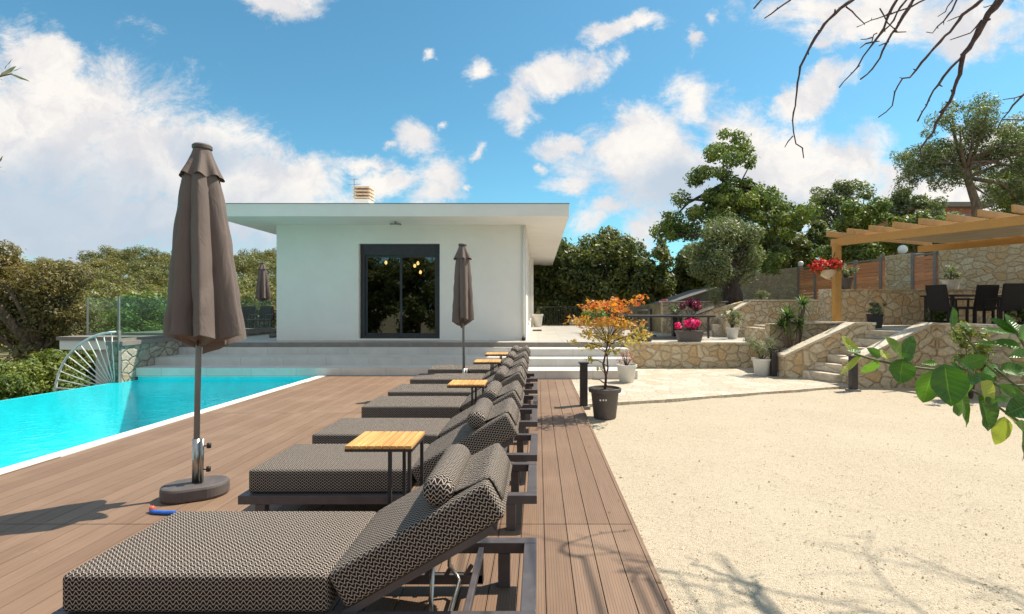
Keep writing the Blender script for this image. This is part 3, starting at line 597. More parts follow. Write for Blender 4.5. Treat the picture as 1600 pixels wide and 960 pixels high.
# globe lamps
for px, py, r, lab in ((1187, 421, .10, 'small white globe lamp half hidden by the olive crown'), (1247, 413, .12, 'white globe lamp where the stone wall meets the red fence'), (1405, 393, .155, 'white globe lamp on top of the stone pillar')):
    Y = Yat(px); q = P(px, py, Y); q.x += .12; l = thing('globe_lamp', (q.x, q.y, FT+.05), lab, 'lamp', 'globe lamps on the boundary wall')
    obj('globe', MB().lathe([(r*math.cos(R(a)), r*math.sin(R(a))) for a in range(-80, 91, 10)], (0, 0, r+.03), 20), 'lamp_globe', l, True); obj('base', MB().lathe([(.07, 0), (.06, .05)], n=12), 'grey_metal', l)

# ------------------------------------------------------------------ pergola
t = thing('pergola', (7.16, 12.3, 1.0), 'yellow pine pergola with projecting rafters over the dining terrace', 'pergola')
B0 = Vector((7.16, 12.3, 0)); bdir = Vector((.42, -.907, 0)).normalized(); pdir = Vector((.916, .40, 0)); ZB = 3.02
post = obj('post', MB().box(7.09, 7.24, 12.22, 12.37, 1.0, ZB-.07), 'pine_x', bevel=.006); at0(t, post)
def zb(s): return Vector((0, 0, s))
BL = 6.2
q0 = B0-bdir*.12; q1 = B0+bdir*BL
at0(t, obj('beam', MB().bar(q0+zb(ZB-.02), q1+zb(ZB-.02), .08, .175), 'pine_x', bevel=.006), obj('beam', MB().bar(q0+pdir*3.4+zb(ZB-.02), q1+pdir*3.4+zb(ZB-.02), .08, .175), 'pine_x', bevel=.006))
s = .0; k = 0
while s < BL:
    p0 = B0+bdir*s-pdir*.32; p1 = B0+bdir*s+pdir*3.75
    m_ = MB().bar(p0+zb(ZB+.165), p1+zb(ZB+.145), .045, .13)
    for i in (0, 3): pass
    o = obj('rafter', m_, 'pine_x', bevel=.004); at0(t, o); s += .50; k += 1
at0(t, obj('post', MB().bar(B0+bdir*5.9+zb(1.0), B0+bdir*5.9+zb(ZB-.12), .16, .16), 'pine_x'))
qs = [B0+bdir*.5+pdir*.25, B0+bdir*BL+pdir*.25, B0+bdir*BL+pdir*3.3, B0+bdir*.5+pdir*3.3]
at0(t, obj('shade_cloth', MB().prism([(q.x, q.y) for q in qs], ZB+.066, ZB+.076), 'shade_cloth'))
# hanging basket on post
def plantcloud(name, label, base, mat, R_, H_, count, size, pot=None, cat='plant', group=None, seed=3, aspect=.35, flower=None, z0=0, flat=1.0, stem=True):
    t = thing(name, base, label, cat, group); zt = 0
    if pot:
        kind, r, h, pm = pot; zt = h
        if kind == 'round': po = obj('pot', MB().lathe([(r*.68, 0), (r*.72, .01), (r*.95, h*.86), (r*1.06, h*.87), (r*1.08, h), (r*.98, h), (r*.94, h*.9), (r*.1, h*.89)], n=28), pm, t, True); 
        elif kind == 'square': po = obj('pot', MB().add(*frust(r, r, h)), pm, t, bevel=.01)
        else: po = obj('pot', MB().add(*frust(r*2.2, r, h)), pm, t, bevel=.01)
        if kind == 'round':
            md = po.modifiers.new('e', 'EDGE_SPLIT'); md.split_angle = R(35)
            obj('soil', MB().lathe([(r*.95, h*.895), (.01, h*.92)], n=20), 'soil', t)
    rng = np.random.default_rng(seed); n = 14
    cen = np.stack([rng.normal(size=n)*R_*.42, rng.normal(size=n)*R_*.42, zt+z0+H_*(.15+.75*rng.random(n))], 1); rad = R_*(.3+.25*rng.random(n))
    if kind_is(pot, 'trough'): cen[:, 0] *= 1.7
    obj('foliage', quads('foliage', leafcloud(rng, cen, rad, count, size, flat, aspect, .2, .6)), mat, t)
    if stem:
        m_ = MB()
        for i in range(7): c = Vector(cen[i]); m_.tube([(c.x*.1, c.y*.1, zt-.03), (c.x*.5, c.y*.5, (zt+c.z)/2), c], [.012, .008, .004], 5)
        obj('stems', m_, 'bark', t, True)
    if flower:
        obj('flowers', quads('flowers', leafcloud(rng, cen+np.array([0, 0, R_*.15]), rad*1.05, flower[1], size*flower[2], 1, .8, .6, .3)), flower[0], t)
    return t
def kind_is(pot, k): return bool(pot) and pot[0] == k
def frust(w_, d_, h):
    a, b2 = .82, 1.0
    return ([(-w_*a, -d_*a, 0), (w_*a, -d_*a, 0), (w_*a, d_*a, 0), (-w_*a, d_*a, 0), (-w_*b2, -d_*b2, h*.9), (w_*b2, -d_*b2, h*.9), (w_*b2, d_*b2, h*.9), (-w_*b2, d_*b2, h*.9),
             (-w_*1.06, -d_*1.06, h*.9), (w_*1.06, -d_*1.06, h*.9), (w_*1.06, d_*1.06, h*.9), (-w_*1.06, d_*1.06, h*.9), (-w_*1.06, -d_*1.06, h), (w_*1.06, -d_*1.06, h), (w_*1.06, d_*1.06, h), (-w_*1.06, d_*1.06, h)],
            [(3, 2, 1, 0), (12, 13, 14, 15)]+[(o+i, o+(i+1) % 4, o+4+(i+1) % 4, o+4+i) for o in (0, 4, 8) for i in range(4)])
q = P(1293, 427, 12.0)
hb = plantcloud('hanging_basket', 'hanging basket of red geraniums on the pergola post', q, 'leaf_bright', .30, .14, 900, .035, None, 'flowers', seed=8, flower=('petal_red', 900, 1.0), z0=.06)
obj('basket', MB().lathe([(.03, -.14), (.14, -.06), (.19, .06), (.2, .07), (.17, .05), (.02, .02)], n=18), 'cream', hb, True); obj('hanger', MB().tube([(0, 0, .02), (.18, 0, .5)], .006, 5).tube([(.14, .1, .06), (.18, 0, .5)], .005, 5), 'black_plastic', hb)
plantcloud('potted_plant', 'dark pot with silvery green plant on the wall behind the pergola post', P(1321, 453, 13.1), 'leaf_grey', .22, .4, 700, .04, ('round', .17, .30, 'grey_plastic'), seed=9)
plantcloud('potted_plant', 'white pot with thin leafed plant on top of the shaded wall', P(1486, 453, 13.12), 'leaf_olive', .24, .38, 160, .05, ('round', .2, .25, 'white_plastic'), seed=10)
plantcloud('potted_plant', 'square black pot with green lavender at the head of the stair', (P(1367, 500, 10.9).x, 10.9, 1.0), 'leaf_grey', .17, .26, 900, .035, ('square', .11, .30, 'black_plastic'), seed=11)
plantcloud('potted_plant', 'low dark bowl with bushy green herb behind the near parapet', (P(1468, 500, 11.6).x, 11.6, 1.0), 'leaf_bright', .25, .3, 1100, .035, ('round', .3, .14, 'black_plastic'), seed=12)
plantcloud('potted_plant', 'green bush behind the dining chairs at the edge of the photograph', (P(1597, 500, 10.5).x, 10.5, 1.0), 'leaf_bright', .22, .32, 700, .035, ('square', .12, .15, 'black_plastic'), seed=13)
# dining set under pergola
def chair():
    t = thing('dining_chair', (0, 0, 0), 'x', 'chair')
    obj('seat', MB().box(-.25, .25, -.24, .26, .40, .46), 'dark_wicker', t, bevel=.015)
    b = MB(); b.add([(x, y+dy, z) for x in (-.25, .25) for (y, z) in ((-.24, .36), (-.34, .93)) for dy in (0, .05)], [(0, 1, 3, 2), (4, 6, 7, 5), (0, 4, 5, 1), (2, 3, 7, 6), (0, 2, 6, 4), (1, 5, 7, 3)]); obj('backrest', b, 'dark_wicker', t, bevel=.015)
    for sx in (-1, 1):
        for sy in (-1, 1): obj('leg', MB().bar((sx*.22, sy*.21, 0), (sx*.22, sy*.21, .40), .04), 'dark_wicker', t)
    for sx in (-1, 1): obj('armrest', MB().bar((sx*.26, -.26, .62), (sx*.26, .22, .62), .045, .03).bar((sx*.26, .2, .62), (sx*.24, .21, .42), .03), 'dark_wicker', t)
    return t
ch0 = chair(); used = 0
def put_chair(x, y, z, rz, label, group, s=1):
    global used
    o = ch0 if not used else copy_tree(ch0); used += 1; o.location = (x, y, z); o.rotation_euler = (0, 0, rz); o.scale = (s, s, s); tag(o, label, 'chair', group)
g1 = 'dark wicker chairs under the pergola'
put_chair(8.9, 11.1, 1.0, R(-84), 'black wicker chair seen side on below the white wall pot', g1)
put_chair(9.72, 11.4, 1.0, R(4), 'black wicker chair with broad back just behind the rose bush', g1)
put_chair(9.72, 10.7, 1.0, R(-3), 'black wicker chair with back turned next beyond the rose bush', g1)
put_chair(10.45, 10.9, 1.0, R(2), 'black wicker chair cut by the edge of the photograph', g1)
t = thing('dining_table', (10.4, 12.25, 1.0), 'dark rectangular dining table among the wicker chairs', 'table')
obj('tabletop', MB().box(-.9, 1.1, -.45, .5, .70, .74), 'dark_metal', t, bevel=.01)
for sx in (-.8, 1.0):
    for sy in (-.38, .42): obj('leg', MB().bar((sx, sy, 0), (sx, sy, .7), .06), 'dark_metal', t)
g2 = 'dark wicker chairs on the far balcony'
put_chair(-10.1, 17.6, .6, R(180), 'black wicker chair beside the closed balcony parasol', g2, .95)
put_chair(-9.45, 17.5, .6, R(175), 'black wicker chair nearest the house corner on the balcony', g2, .95)
put_chair(-10.0, 19.2, .6, R(0), 'black wicker chair on the far side of the balcony table', g2, .95)
t = thing('balcony_table', (-9.7, 18.4, .6), 'dark table between the balcony chairs', 'table'); obj('tabletop', MB().box(-.7, .7, -.4, .4, .7, .74), 'dark_metal', t)
for sx in (-.6, .6):
    for sy in (-.32, .32): obj('leg', MB().bar((sx, sy, 0), (sx, sy, .7), .05), 'dark_metal', t)

# ------------------------------------------------------------------ loungers
def rbox(lx, ly, lz, r, nx_, ny_, nz_, bulge=0):
    bm = bmesh.new(); uvl = bm.loops.layers.uv.new('UVMap'); L = (lx, ly, lz); N = (nx_, ny_, nz_)
    def grid(ax, n):
        l = L[ax]; e = [0, r*.3, r*.65, r]; mid = list(np.linspace(r, l-r, n)); return sorted(set([round(v, 5) for v in e+mid+[l-v for v in e]]))
    for ax in range(3):
        a, b = [i for i in range(3) if i != ax]
        for sd_ in (0, 1):
            ga, gb = grid(a, N[a]), grid(b, N[b]); vs = {}
            for i, va in enumerate(ga):
                for j, vb in enumerate(gb):
                    p = [0, 0, 0]; p[ax] = sd_*L[ax]; p[a] = va; p[b] = vb
                    q = Vector([min(max(p[k], r), L[k]-r) for k in range(3)]); dd = Vector(p)-q
                    w_ = q+dd.normalized()*r if dd.length > 0 else Vector(p)
                    if bulge and ax == 2: w_.z += (1 if sd_ else -1)*bulge*(1-(2*p[0]/lx-1)**4)*(1-(2*p[1]/ly-1)**4)
                    vs[i, j] = (bm.verts.new(w_), tuple(p))
            for i in range(len(ga)-1):
                for j in range(len(gb)-1):
                    c = [vs[i, j], vs[i+1, j], vs[i+1, j+1], vs[i, j+1]]
                    f = bm.faces.new([v_[0] for v_ in c]); f.smooth = True
                    for lp, v_ in zip(f.loops, c):
                        p = v_[1]; lp[uvl].uv = (p[0], p[1]) if ax == 2 else ((p[0], p[2]) if ax == 1 else (p[1], p[2]))
    bmesh.ops.remove_doubles(bm, verts=bm.verts, dist=1e-5); bmesh.ops.recalc_face_normals(bm, faces=bm.faces); return bm
def bm_obj(name, bm, mat, parent, mtx=None):
    if mtx is not None: bm.transform(mtx)
    me = bpy.data.meshes.new(name); bm.to_mesh(me); bm.free(); me.materials.append(M[mat]); o = bpy.data.objects.new(name, me); C.objects.link(o); o.parent = parent; return o
TH = R(30)
def lounger():
    t = thing('sun_lounger', (0, 0, 0), 'x', 'sun lounger')
    f = MB(); f.box(-1.93, 0, 0, .065, .175, .232).box(-1.93, 0, .655, .72, .175, .232).box(-.065, -.0, .065, .655, .174, .231).box(-1.93, -1.865, .065, .655, .174, .231)
    f.box(-1.02, -.96, .065, .655, .175, .225).box(-.30, -.272, .065, .655, .176, .212)
    obj('frame', f, 'frame_metal', t, bevel=.004)
    for x in (-.20, -1.82):
        for y in (.004, .654): obj('leg', MB().box(x, x+.062, y, y+.06, 0, .174), 'frame_metal', t, bevel=.003)
    sl = MB()
    for k in range(10): sl.box(-1.86+k*.085, -1.82+k*.085, .06, .66, .20, .222)
    obj('slats', sl, 'frame_metal', t)
    bm_obj('mattress', rbox(1.06, .65, .155, .022, 16, 12, 3, .006), 'weave', t, Matrix.Translation((-1.885, .035, .234)))
    mt = Matrix.Translation((-.83, .035, .388)) @ Matrix.Rotation(-TH, 4, 'Y') @ Matrix.Translation((-.005, 0, -.158))
    bk = bm_obj('backrest', rbox(.735, .65, .158, .022, 14, 12, 3, .006), 'weave', t, mt)
    mtf = Matrix.Translation((-.83, .035, .388)) @ Matrix.Rotation(-TH, 4, 'Y')
    def tr(x, y, z): return mtf @ Vector((x, y, z))
    b = MB()
    for y in (.03, .60): b.bar(tr(-.04, y, -.175), tr(.66, y, -.175), .03, .03)
    b.bar(tr(.66, .03, -.175), tr(.66, .60, -.175), .03); b.bar(tr(.3, .03, -.175), tr(.3, .60, -.175), .03)
    for k in range(7): b.bar(tr(.02+k*.09, .03, -.168), tr(.02+k*.09, .60, -.168), .04, .012)
    obj('back_frame', b, 'frame_metal', t)
    # support hoop and toothed racks
    hp = [tr(.36, .10, -.18), (-.44, .135, .15), (-.40, .135, .10), (-.385, .16, .085), (-.385, .30, .085), (-.385, .56, .085), (-.40, .585, .10), (-.44, .585, .15), tr(.36, .55, -.18)]
    obj('support_hoop', MB().tube(hp, .010, 8), 'steel', t, True)
    for y in (.075, .60):
        r_ = MB().box(-.80, -.272, y, y+.03, .045, .095).box(-.30, -.27, y, y+.03, .05, .18)
        for k in range(4): x = -.66+k*.10; r_.bar((x, y+.015, .09), (x+.03, y+.015, .135), .026, .02)
        obj('rack', r_, 'frame_metal', t, bevel=.003)
    # bolster with flap
    bm = bmesh.new(); uvl = bm.loops.layers.uv.new('UVMap'); n = 28; ys_ = [0, .004, .012, .03]+list(np.linspace(.06, .53, 9))+[.56, .578, .586, .59]; rs = [.0, .030, .050, .060]+[.068]*9+[.060, .050, .030, 0]
    c = tr(.525, .03, .052); ring = []
    for y, r_ in zip(ys_, rs): ring.append([bm.verts.new((c.x+(r_+.0015*math.sin(5*k+y*30))*math.cos(2*math.pi*k/n), c.y+y, c.z+(r_+.0015*math.cos(3*k+y*20))*math.sin(2*math.pi*k/n)*.93)) for k in range(n)])
    for i in range(len(ring)-1):
        for k in range(n):
            f_ = bm.faces.new([ring[i][k], ring[i][(k+1) % n], ring[i+1][(k+1) % n], ring[i+1][k]]); f_.smooth = True
            cr_ = [(i, k), (i, k+1), (i+1, k+1), (i+1, k)]
            for lp, (a, b2) in zip(f_.loops, cr_):
                if i < 3 or i > 12: v_ = lp.vert.co; lp[uvl].uv = (v_.x, v_.z)
                else: lp[uvl].uv = (b2*2*math.pi*.064/n, ys_[a])
    bmesh.ops.remove_doubles(bm, verts=bm.verts, dist=1e-5); bmesh.ops.recalc_face_normals(bm, faces=bm.faces)
    pil = bm_obj('pillow', bm, 'weave', t)
    bm = bmesh.new(); uvl = bm.loops.layers.uv.new('UVMap'); path = [(.55, .035), (.59, .016), (.64, .010), (.68, .009), (.715, .010), (.737, .0), (.744, -.03), (.742, -.07), (.741, -.11)]; rows = []; dist = 0
    for i, (a, b2) in enumerate(path):
        if i: dist += math.hypot(a-path[i-1][0], b2-path[i-1][1])
        rows.append([(bm.verts.new(tr(a, .07+.51*j/14, b2+.004*math.sin(j*1.7+i*1.1)*(1 if i < 5 else .3))), (dist, .51*j/14)) for j in range(15)])
    for i in range(len(rows)-1):
        for j in range(14):
            c_ = [rows[i][j], rows[i+1][j], rows[i+1][j+1], rows[i][j+1]]; f_ = bm.faces.new([q[0] for q in c_]); f_.smooth = True
            for lp, q in zip(f_.loops, c_): lp[uvl].uv = q[1]
    fl = bm_obj('flap', bm, 'weave', pil); md = fl.modifiers.new('t', 'SOLIDIFY'); md.thickness = .006
    return t
LY = [1.99, 3.31, 4.22, 5.44, 6.38, 7.52, 8.72]
LL = ['zigzag patterned sun lounger closest to the camera, largest in the row', 'patterned sun lounger second from the camera, under the big wooden side table', 'patterned sun lounger third in the row, just past the big side table',
      'patterned sun lounger fourth in the row, just past the second side table', 'patterned sun lounger fifth in the row, just before the third side table', 'patterned sun lounger sixth in the row, just before the slim far parasol pole', 'patterned sun lounger at the far end of the row by the white steps']
lg = lounger()
for i, y in enumerate(LY):
    o = lg if i == 0 else copy_tree(lg); o.location = (-.008, y, 0); o.rotation_euler = (0, 0, R((0, .3, -.4, .3, -.3, .4, 0)[i])); tag(o, LL[i], 'sun lounger', 'patterned sun loungers in a row on the deck')
def side_table():
    t = thing('side_table', (0, 0, 0), 'x', 'side table'); w_, d_, h = .37, .33, .69
    m_ = MB(); n = 9
    for k in range(n): m_.box(k*w_/n+.0015, (k+1)*w_/n-.0035, 0, d_, h-.018, h)
    obj('tabletop', m_, 'teak', t, bevel=.0015)
    obj('top_frame', MB().box(0, w_, .004, .022, h-.034, h-.0185).box(0, w_, d_-.022, d_-.004, h-.034, h-.0185).box(0, .018, .022, d_-.022, h-.034, h-.0185).box(w_-.018, w_, .022, d_-.022, h-.034, h-.0185), 'dark_metal', t)
    for x in (.245, .352):
        for y in (.006, d_-.024): obj('leg', MB().box(x-.009, x+.009, y, y+.018, .018, h-.034), 'dark_metal', t)
    obj('foot', MB().box(-.02, .362, .006, .024, 0, .0179).box(-.02, .362, d_-.024, d_-.006, 0, .0179).box(.343, .361, .024, d_-.024, 0, .0179), 'dark_metal', t)
    return t
st = side_table()
for i, (x, y, lab) in enumerate(((-1.06, 2.80, 'slatted wooden side table standing between the first two loungers, largest'), (-.895, 5.02, 'slatted wooden side table between the third and fourth lounger'), (-.90, 7.10, 'slatted wooden side table between the fifth and sixth lounger'), (-.86, 8.26, 'slatted wooden side table beside the last lounger, smallest in view'))):
    o = st if i == 0 else copy_tree(st); o.location = (x, y, 0); tag(o, lab, 'side table', 'wooden side tables among the loungers')

# ------------------------------------------------------------------ parasols
def canopy_mesh(zt, zb_, rt, rb, seed, nth=120, nz=44, folds=7, lean=0.0):
    rnd = random.Random(seed); vs = []; ph = [rnd.uniform(-.35, .35) for _ in range(folds)]; am = [rnd.uniform(.7, 1.25) for _ in range(folds)]; hem = [rnd.uniform(-.05, .05) for _ in range(folds)]
    ce = [2*math.pi*(i+ph[i])/folds for i in range(folds)]
    for i in range(nz+1):
        s = i/nz; z = zt+(zb_-zt)*s; r = rt+(rb-rt)*(s**.75)
        for k in range(nth):
            th = 2*math.pi*k/nth+.22*s*math.sin(seed)
            best = 9; bi = 0
            for q in range(folds):
                dd = abs((th-ce[q]+math.pi) % (2*math.pi)-math.pi)
                if dd < best: best, bi = dd, q
            wv = (best/(math.pi/folds)); wv = min(wv, 1.3)
            f = 1.05-(.20+.40*s)*(wv**1.2)*am[bi]*(1.0 if bi % 2 else .75)+.05*s*math.sin(3*th+seed)+.012*math.sin(38*s+9*th)*math.sin(5*s+2*th)+.02*math.sin(11*th+7*s+seed)*s+.015*math.sin(23*s+5*th)
            rr = r*f; hz = 0
            if s > .9: hz = (s-.9)/.1*(hem[bi]-.035*wv)
            vs.append((rr*math.cos(th)+lean*s, rr*math.sin(th), z+hz))
    fs = [(i*nth+k, i*nth+(k+1) % nth, (i+1)*nth+(k+1) % nth, (i+1)*nth+k) for i in range(nz) for k in range(nth)]
    # the underside: cloth folding back up towards the pole
    b0 = len(vs); vs += [(x*.985, y*.985, z+.004) for x, y, z in vs[nz*nth:]]; n0 = len(vs)
    for k in range(nth):
        x, y, z = vs[b0+k]; vs.append((x*.62, y*.62, z-.03+.022*math.sin(9*2*math.pi*k/nth)))
    for k in range(nth):
        x, y, z = vs[b0+k]; vs.append((x*.16, y*.16, z-.075))
    for j in range(2):
        o0 = b0 if j == 0 else n0; o1 = n0 if j == 0 else n0+nth
        fs += [(o0+k, o0+(k+1) % nth, o1+(k+1) % nth, o1+k) for k in range(nth)]
    m_ = MB(); m_.add(vs, fs); return m_
def parasol(name, label, loc, H, seed, tilt=0, bottom=1.12, rb=.285, base=True, lean=0.0):
    t = thing(name, loc, label, 'parasol', 'closed taupe parasols')
    zc = H-.03; ax = Matrix.Rotation(tilt, 4, 'Y')
    def put(o):
        o.data.transform(ax); return o
    put(obj('pole', MB().tube([(0, 0, .09), (0, 0, H-.1)], .021, 16), 'grey_metal', t, True))
    put(obj('canopy', canopy_mesh(zc-.17, bottom, .105, rb, seed, lean=lean), 'fabric_taupe', t, True))
    # top valance: little skirt with wavy hem
    vs = []; nth = 96; nz = 8
    for i in range(nz+1):
        s = i/nz
        for k in range(nth):
            th = 2*math.pi*k/nth; r = (.060+.072*s**1.1)*(1+.17*s*math.sin(7*th+seed)); vs.append((r*math.cos(th), r*math.sin(th), zc-.01-.21*s+.012*s*math.sin(8*th+1.5+seed)))
    put(obj('vent_flap', MB().add(vs, [(i*nth+k, i*nth+(k+1) % nth, (i+1)*nth+(k+1) % nth, (i+1)*nth+k) for i in range(nz) for k in range(nth)]), 'fabric_taupe', t, True))
    put(obj('top_cap', MB().lathe([(.0, .03), (.055, .032), (.068, .02), (.068, -.002), (.05, -.012)], (0, 0, zc), 32), 'rubber', t))
    if base:
        n = 40; poly = []
        for k in range(n):
            a = 2*math.pi*k/n; poly.append((.11*(1 if math.cos(a) > 0 else -1)*.55+.165*math.cos(a), .155*math.sin(a)))
        b = obj('base', MB().prism(poly, 0, .105), 'rubber', t, bevel=.02); b.rotation_euler = (0, 0, R(28))
        put(obj('sleeve', MB().tube([(0, 0, .10), (0, 0, .44)], .027, 18).tube([(.045, 0, .10), (.045, 0, .44)], .012, 10), 'steel', t, True))
        for z in (.385, .205): put(obj('knob', MB().tube([(.055, 0, z), (.085, 0, z)], .005, 6).lathe([(.004, -.022), (.016, -.018), (.016, .018), (.004, .022)], (.095, 0, z+.004), 8), 'black_plastic', t, True))
    return t
parasol('parasol', 'tall closed taupe parasol on heavy base beside the pool, largest', (-2.63, 3.93, 0), 2.695, 3, R(1.1), bottom=1.235, rb=.262, lean=.075)
parasol('parasol', 'slim closed taupe parasol in front of the white house wall', (-1.22, 8.42, 0), 2.49, 5, R(-.6), bottom=1.24, rb=.18)
parasol('parasol', 'small distant closed taupe parasol on the balcony beside the house', (-9.9, 18.4, .6), 2.45, 6, 0, bottom=1.15, rb=.26)
# little blue hose
t = thing('hose', (-2.95, 3.62, .015), 'short blue hose with orange end lying by the parasol base', 'hose')
q = [P(236, 797, 3.60), P(243, 803, 3.58), P(258, 806, 3.57), P(272, 803, 3.57), P(300, 806, 3.5)]
obj('tube', MB().tube([(a.x+2.95, a.y-3.62, 0) for a in q], .014, 10), 'blue_hose', t, True); obj('nozzle', MB().lathe([(.012, 0), (.018, .01), (.018, .03), (.01, .04)], (P(231, 796, 3.6).x+2.95+.015, 0, -.012), 12), 'orange_plastic', t, True)

# ------------------------------------------------------------------ bollards, pots, maple
for px, py, Y, h, lab in ((912, 635, 7.55, .62, 'dark square bollard light between the deck and the maple pot'), (1208.5, 590, 10.75, .585, 'dark square bollard light beside the white pot and the stair'), (1333, 609, 9.15, .58, 'dark square bollard light in front of the near stair parapet')):
    q = P(px, py, Y); t = thing('bollard_light', (q.x, Y, q.z+.03), lab, 'bollard light', 'bollard lights around the yard'); h += 0
    obj('post', MB().box(-.055, .055, -.055, .055, -.05, h-.02), 'dark_metal', t, bevel=.004); obj('cap', MB().box(-.075, .075, -.07, .07, h-.02, h), 'dark_metal', t, bevel=.004); obj('base', MB().box(-.09, .09, -.09, .09, -.06, -.02), 'grey_metal', t)
q = P(945, 650, 6.9); t = thing('potted_maple', (q.x, 6.9, -.04), 'small orange leafed maple in a large dark grey pot beside the deck', 'tree')
po = obj('pot', MB().lathe([(.145, 0), (.15, .01), (.185, .34), (.19, .35), (.218, .352), (.222, .40), (.20, .405), (.19, .37), (.02, .36)], n=36), 'grey_plastic', t, True); po.modifiers.new('e', 'EDGE_SPLIT').split_angle = R(35)
obj('badge', MB().add([(x*.013+px_, -.2-.002, .27+z*.013) for px_ in (-.085, -.045, -.010) for (x, z) in ((-1, 0), (-.5, .9), (.5, .9), (1, 0), (.5, -.9), (-.5, -.9))], [tuple(range(6*k, 6*k+6)) for k in range(3)]), 'white_metal', po)
obj('soil', MB().lathe([(.188, .375), (.01, .385)], n=24), 'soil', t)
rng = np.random.default_rng(11); m_ = MB(); k = 116.
cl = [(905, 500, 30), (925, 475, 30), (945, 470, 26), (965, 480, 30), (990, 470, 20), (1000, 462, 14), (960, 500, 36), (935, 505, 34), (985, 505, 30), (1002, 520, 24), (915, 520, 24), (903, 532, 14), (950, 525, 34), (980, 528, 28), (930, 540, 22), (925, 560, 16), (955, 545, 22), (922, 590, 9), (935, 575, 12)]
cen = []; rad = []
for x, y, r in cl:
    for j in range(2): cen.append([(x-945)/k+rng.normal()*.05, rng.normal()*.19*min(1, r/26), (650-y)/k]); rad.append(r/k*.78)
cen = np.array(cen); rad = np.array(rad)
m_.tube([(0, 0, .37), (.02, .01, .55), (-.02, 0, .72), (.03, 0, .95), (.06, 0, 1.15)], [.02, .016, .014, .012, .008], 8); m_.tube([(.01, .02, .5), (.045, .02, .66), (.03, .02, .86), (.09, .02, 1.0)], [.012, .011, .009, .006], 8)
for i in range(0, len(cen), 1): c = Vector(cen[i]); st_ = Vector((.03, 0, min(c.z-.08, 1.0))); m_.tube([st_, st_.lerp(c, .55)+Vector((0, 0, .03)), c], [.006, .004, .002], 5)
obj('trunk', m_, 'twig', t, True)
def starleaves(rng, cen, rad, count, size, flat=.45):
    i = rng.choice(len(cen), count, p=rad**2/np.sum(rad**2)); d = unit(rng.normal(size=(count, 3))); pos = cen[i]+d*(rad[i]*rng.random(count)**.6)[:, None]*np.array([1, 1, flat]); out = []
    nrm = unit(np.array([0, -.15, .6])+rng.normal(size=(count, 3))*.45); tt = unit(np.cross(nrm, rng.normal(size=(count, 3)))); bb = np.cross(nrm, tt); s = (size*(.6+.7*rng.random(count)))[:, None]
    pts = []
    for j in range(10):
        a = math.pi*2*j/10; r = 1.0 if j % 2 == 0 else .36; 
        if j == 0: r = .5
        pts.append(pos+(tt*math.cos(a)+bb*math.sin(a))*s*r+nrm*s*(-.15 if j % 2 == 0 else .05))
    return np.stack(pts, 1).reshape(-1, 3)
obj('crown', quads('crown', starleaves(rng, cen, rad, 1500, .031), 10), 'leaf_maple', t)
plantcloud('potted_plant', 'white pot with bare reddish twigs beside the orange maple', (P(979, 600, 9.9).x, 9.9, 0.0), 'twig_red', .17, .36, 260, .03, ('round', .19, .34, 'white_plastic'), seed=21, aspect=.15)
plantcloud('potted_plant', 'white pot with wispy grey green bush beside the bollard light', (P(1190, 587, 10.9).x, 10.9, 0), 'leaf_grey', .30, .42, 900, .04, ('round', .19, .36, 'white_plastic'), seed=22, aspect=.15, z0=.05)
plantcloud('flower_trough', 'grey trough of bright pink bougainvillea on the low stone wall', (P(1077, 534, 12.42).x, 12.42, .612), 'leaf_bright', .17, .18, 300, .035, ('trough', .14, .26, 'grey_plastic'), 'flowers', seed=23, flower=('petal_pink', 420, 1.25), z0=.03)
plantcloud('flower_trough', 'brown trough of low foliage on the wall behind the orange maple', (P(1000, 534, 12.6).x, 12.5, .612), 'leaf_brown', .16, .15, 500, .03, ('trough', .13, .2, 'grey_plastic'), 'plant', seed=24)
plantcloud('potted_plant', 'white pot with small silvery olive shrub near the table end', (P(1140, 527, 13.9).x, 13.7, .6), 'leaf_olive', .22, .5, 420, .04, ('round', .17, .30, 'white_plastic'), seed=25, z0=.05)
plantcloud('flowering_plant', 'dark pot with plum red flowering plant behind the table', (P(1075, 520, 15.4).x, 15.0, .6), 'leaf_oak', .22, .25, 400, .04, ('square', .15, .52, 'black_plastic'), 'flowers', seed=26, flower=('petal_plum', 600, 1.0), z0=.25)
plantcloud('potted_plant', 'white pot with thin dark red plant below the grey canopy', (P(1030, 515, 18).x, 17.4, .6), 'petal_plum', .2, .5, 260, .045, ('round', .22, .32, 'white_plastic'), seed=27, z0=.3)
plantcloud('potted_plant', 'tall black pot with pale spiky plant under the table top', (P(1055, 523, 15).x, 14.9, .6), 'leaf_olive', .22, .3, 240, .07, ('square', .13, .55, 'black_plastic'), seed=28, aspect=.15)
plantcloud('potted_plant', 'white pot with fresh green shrub at the terrace edge behind the maple', (P(925, 509, 19).x, 16.5, .6), 'leaf_bright', .42, .55, 900, .06, ('round', .26, .32, 'white_plastic'), seed=29)
plantcloud('potted_plant', 'white pot with green leafy shrub right behind the maple crown', (P(955, 520, 16).x, 15.2, .6), 'leaf_oak', .36, .5, 800, .055, ('round', .27, .34, 'white_plastic'), seed=30)
plantcloud('potted_plant', 'small pale pot with no bloom beside the rear house corner', (-.02, 21.8, .6), 'leaf_oak', .1, .1, 80, .04, ('round', .22, .55, 'white_plastic'), seed=31)
plantcloud('grass_tuft', 'pale feathery grass clump beside the olive trunk', (P(1117, 470, 15.6).x, 15.6, 1.55), 'leaf_grey', .28, .55, 700, .09, None, seed=32, aspect=.06)
plantcloud('grass_tuft', 'lone pale green weed in front of the boundary wall', (P(1190, 470, 15.9).x, 15.9, 1.55), 'leaf_grey', .2, .45, 300, .08, None, seed=33, aspect=.08)
plantcloud('shrub', 'dark green ground cover at the foot of the yucca', (5.55, 11.35, .1), 'leaf_oak', .35, .25, 1400, .03, None, seed=34)
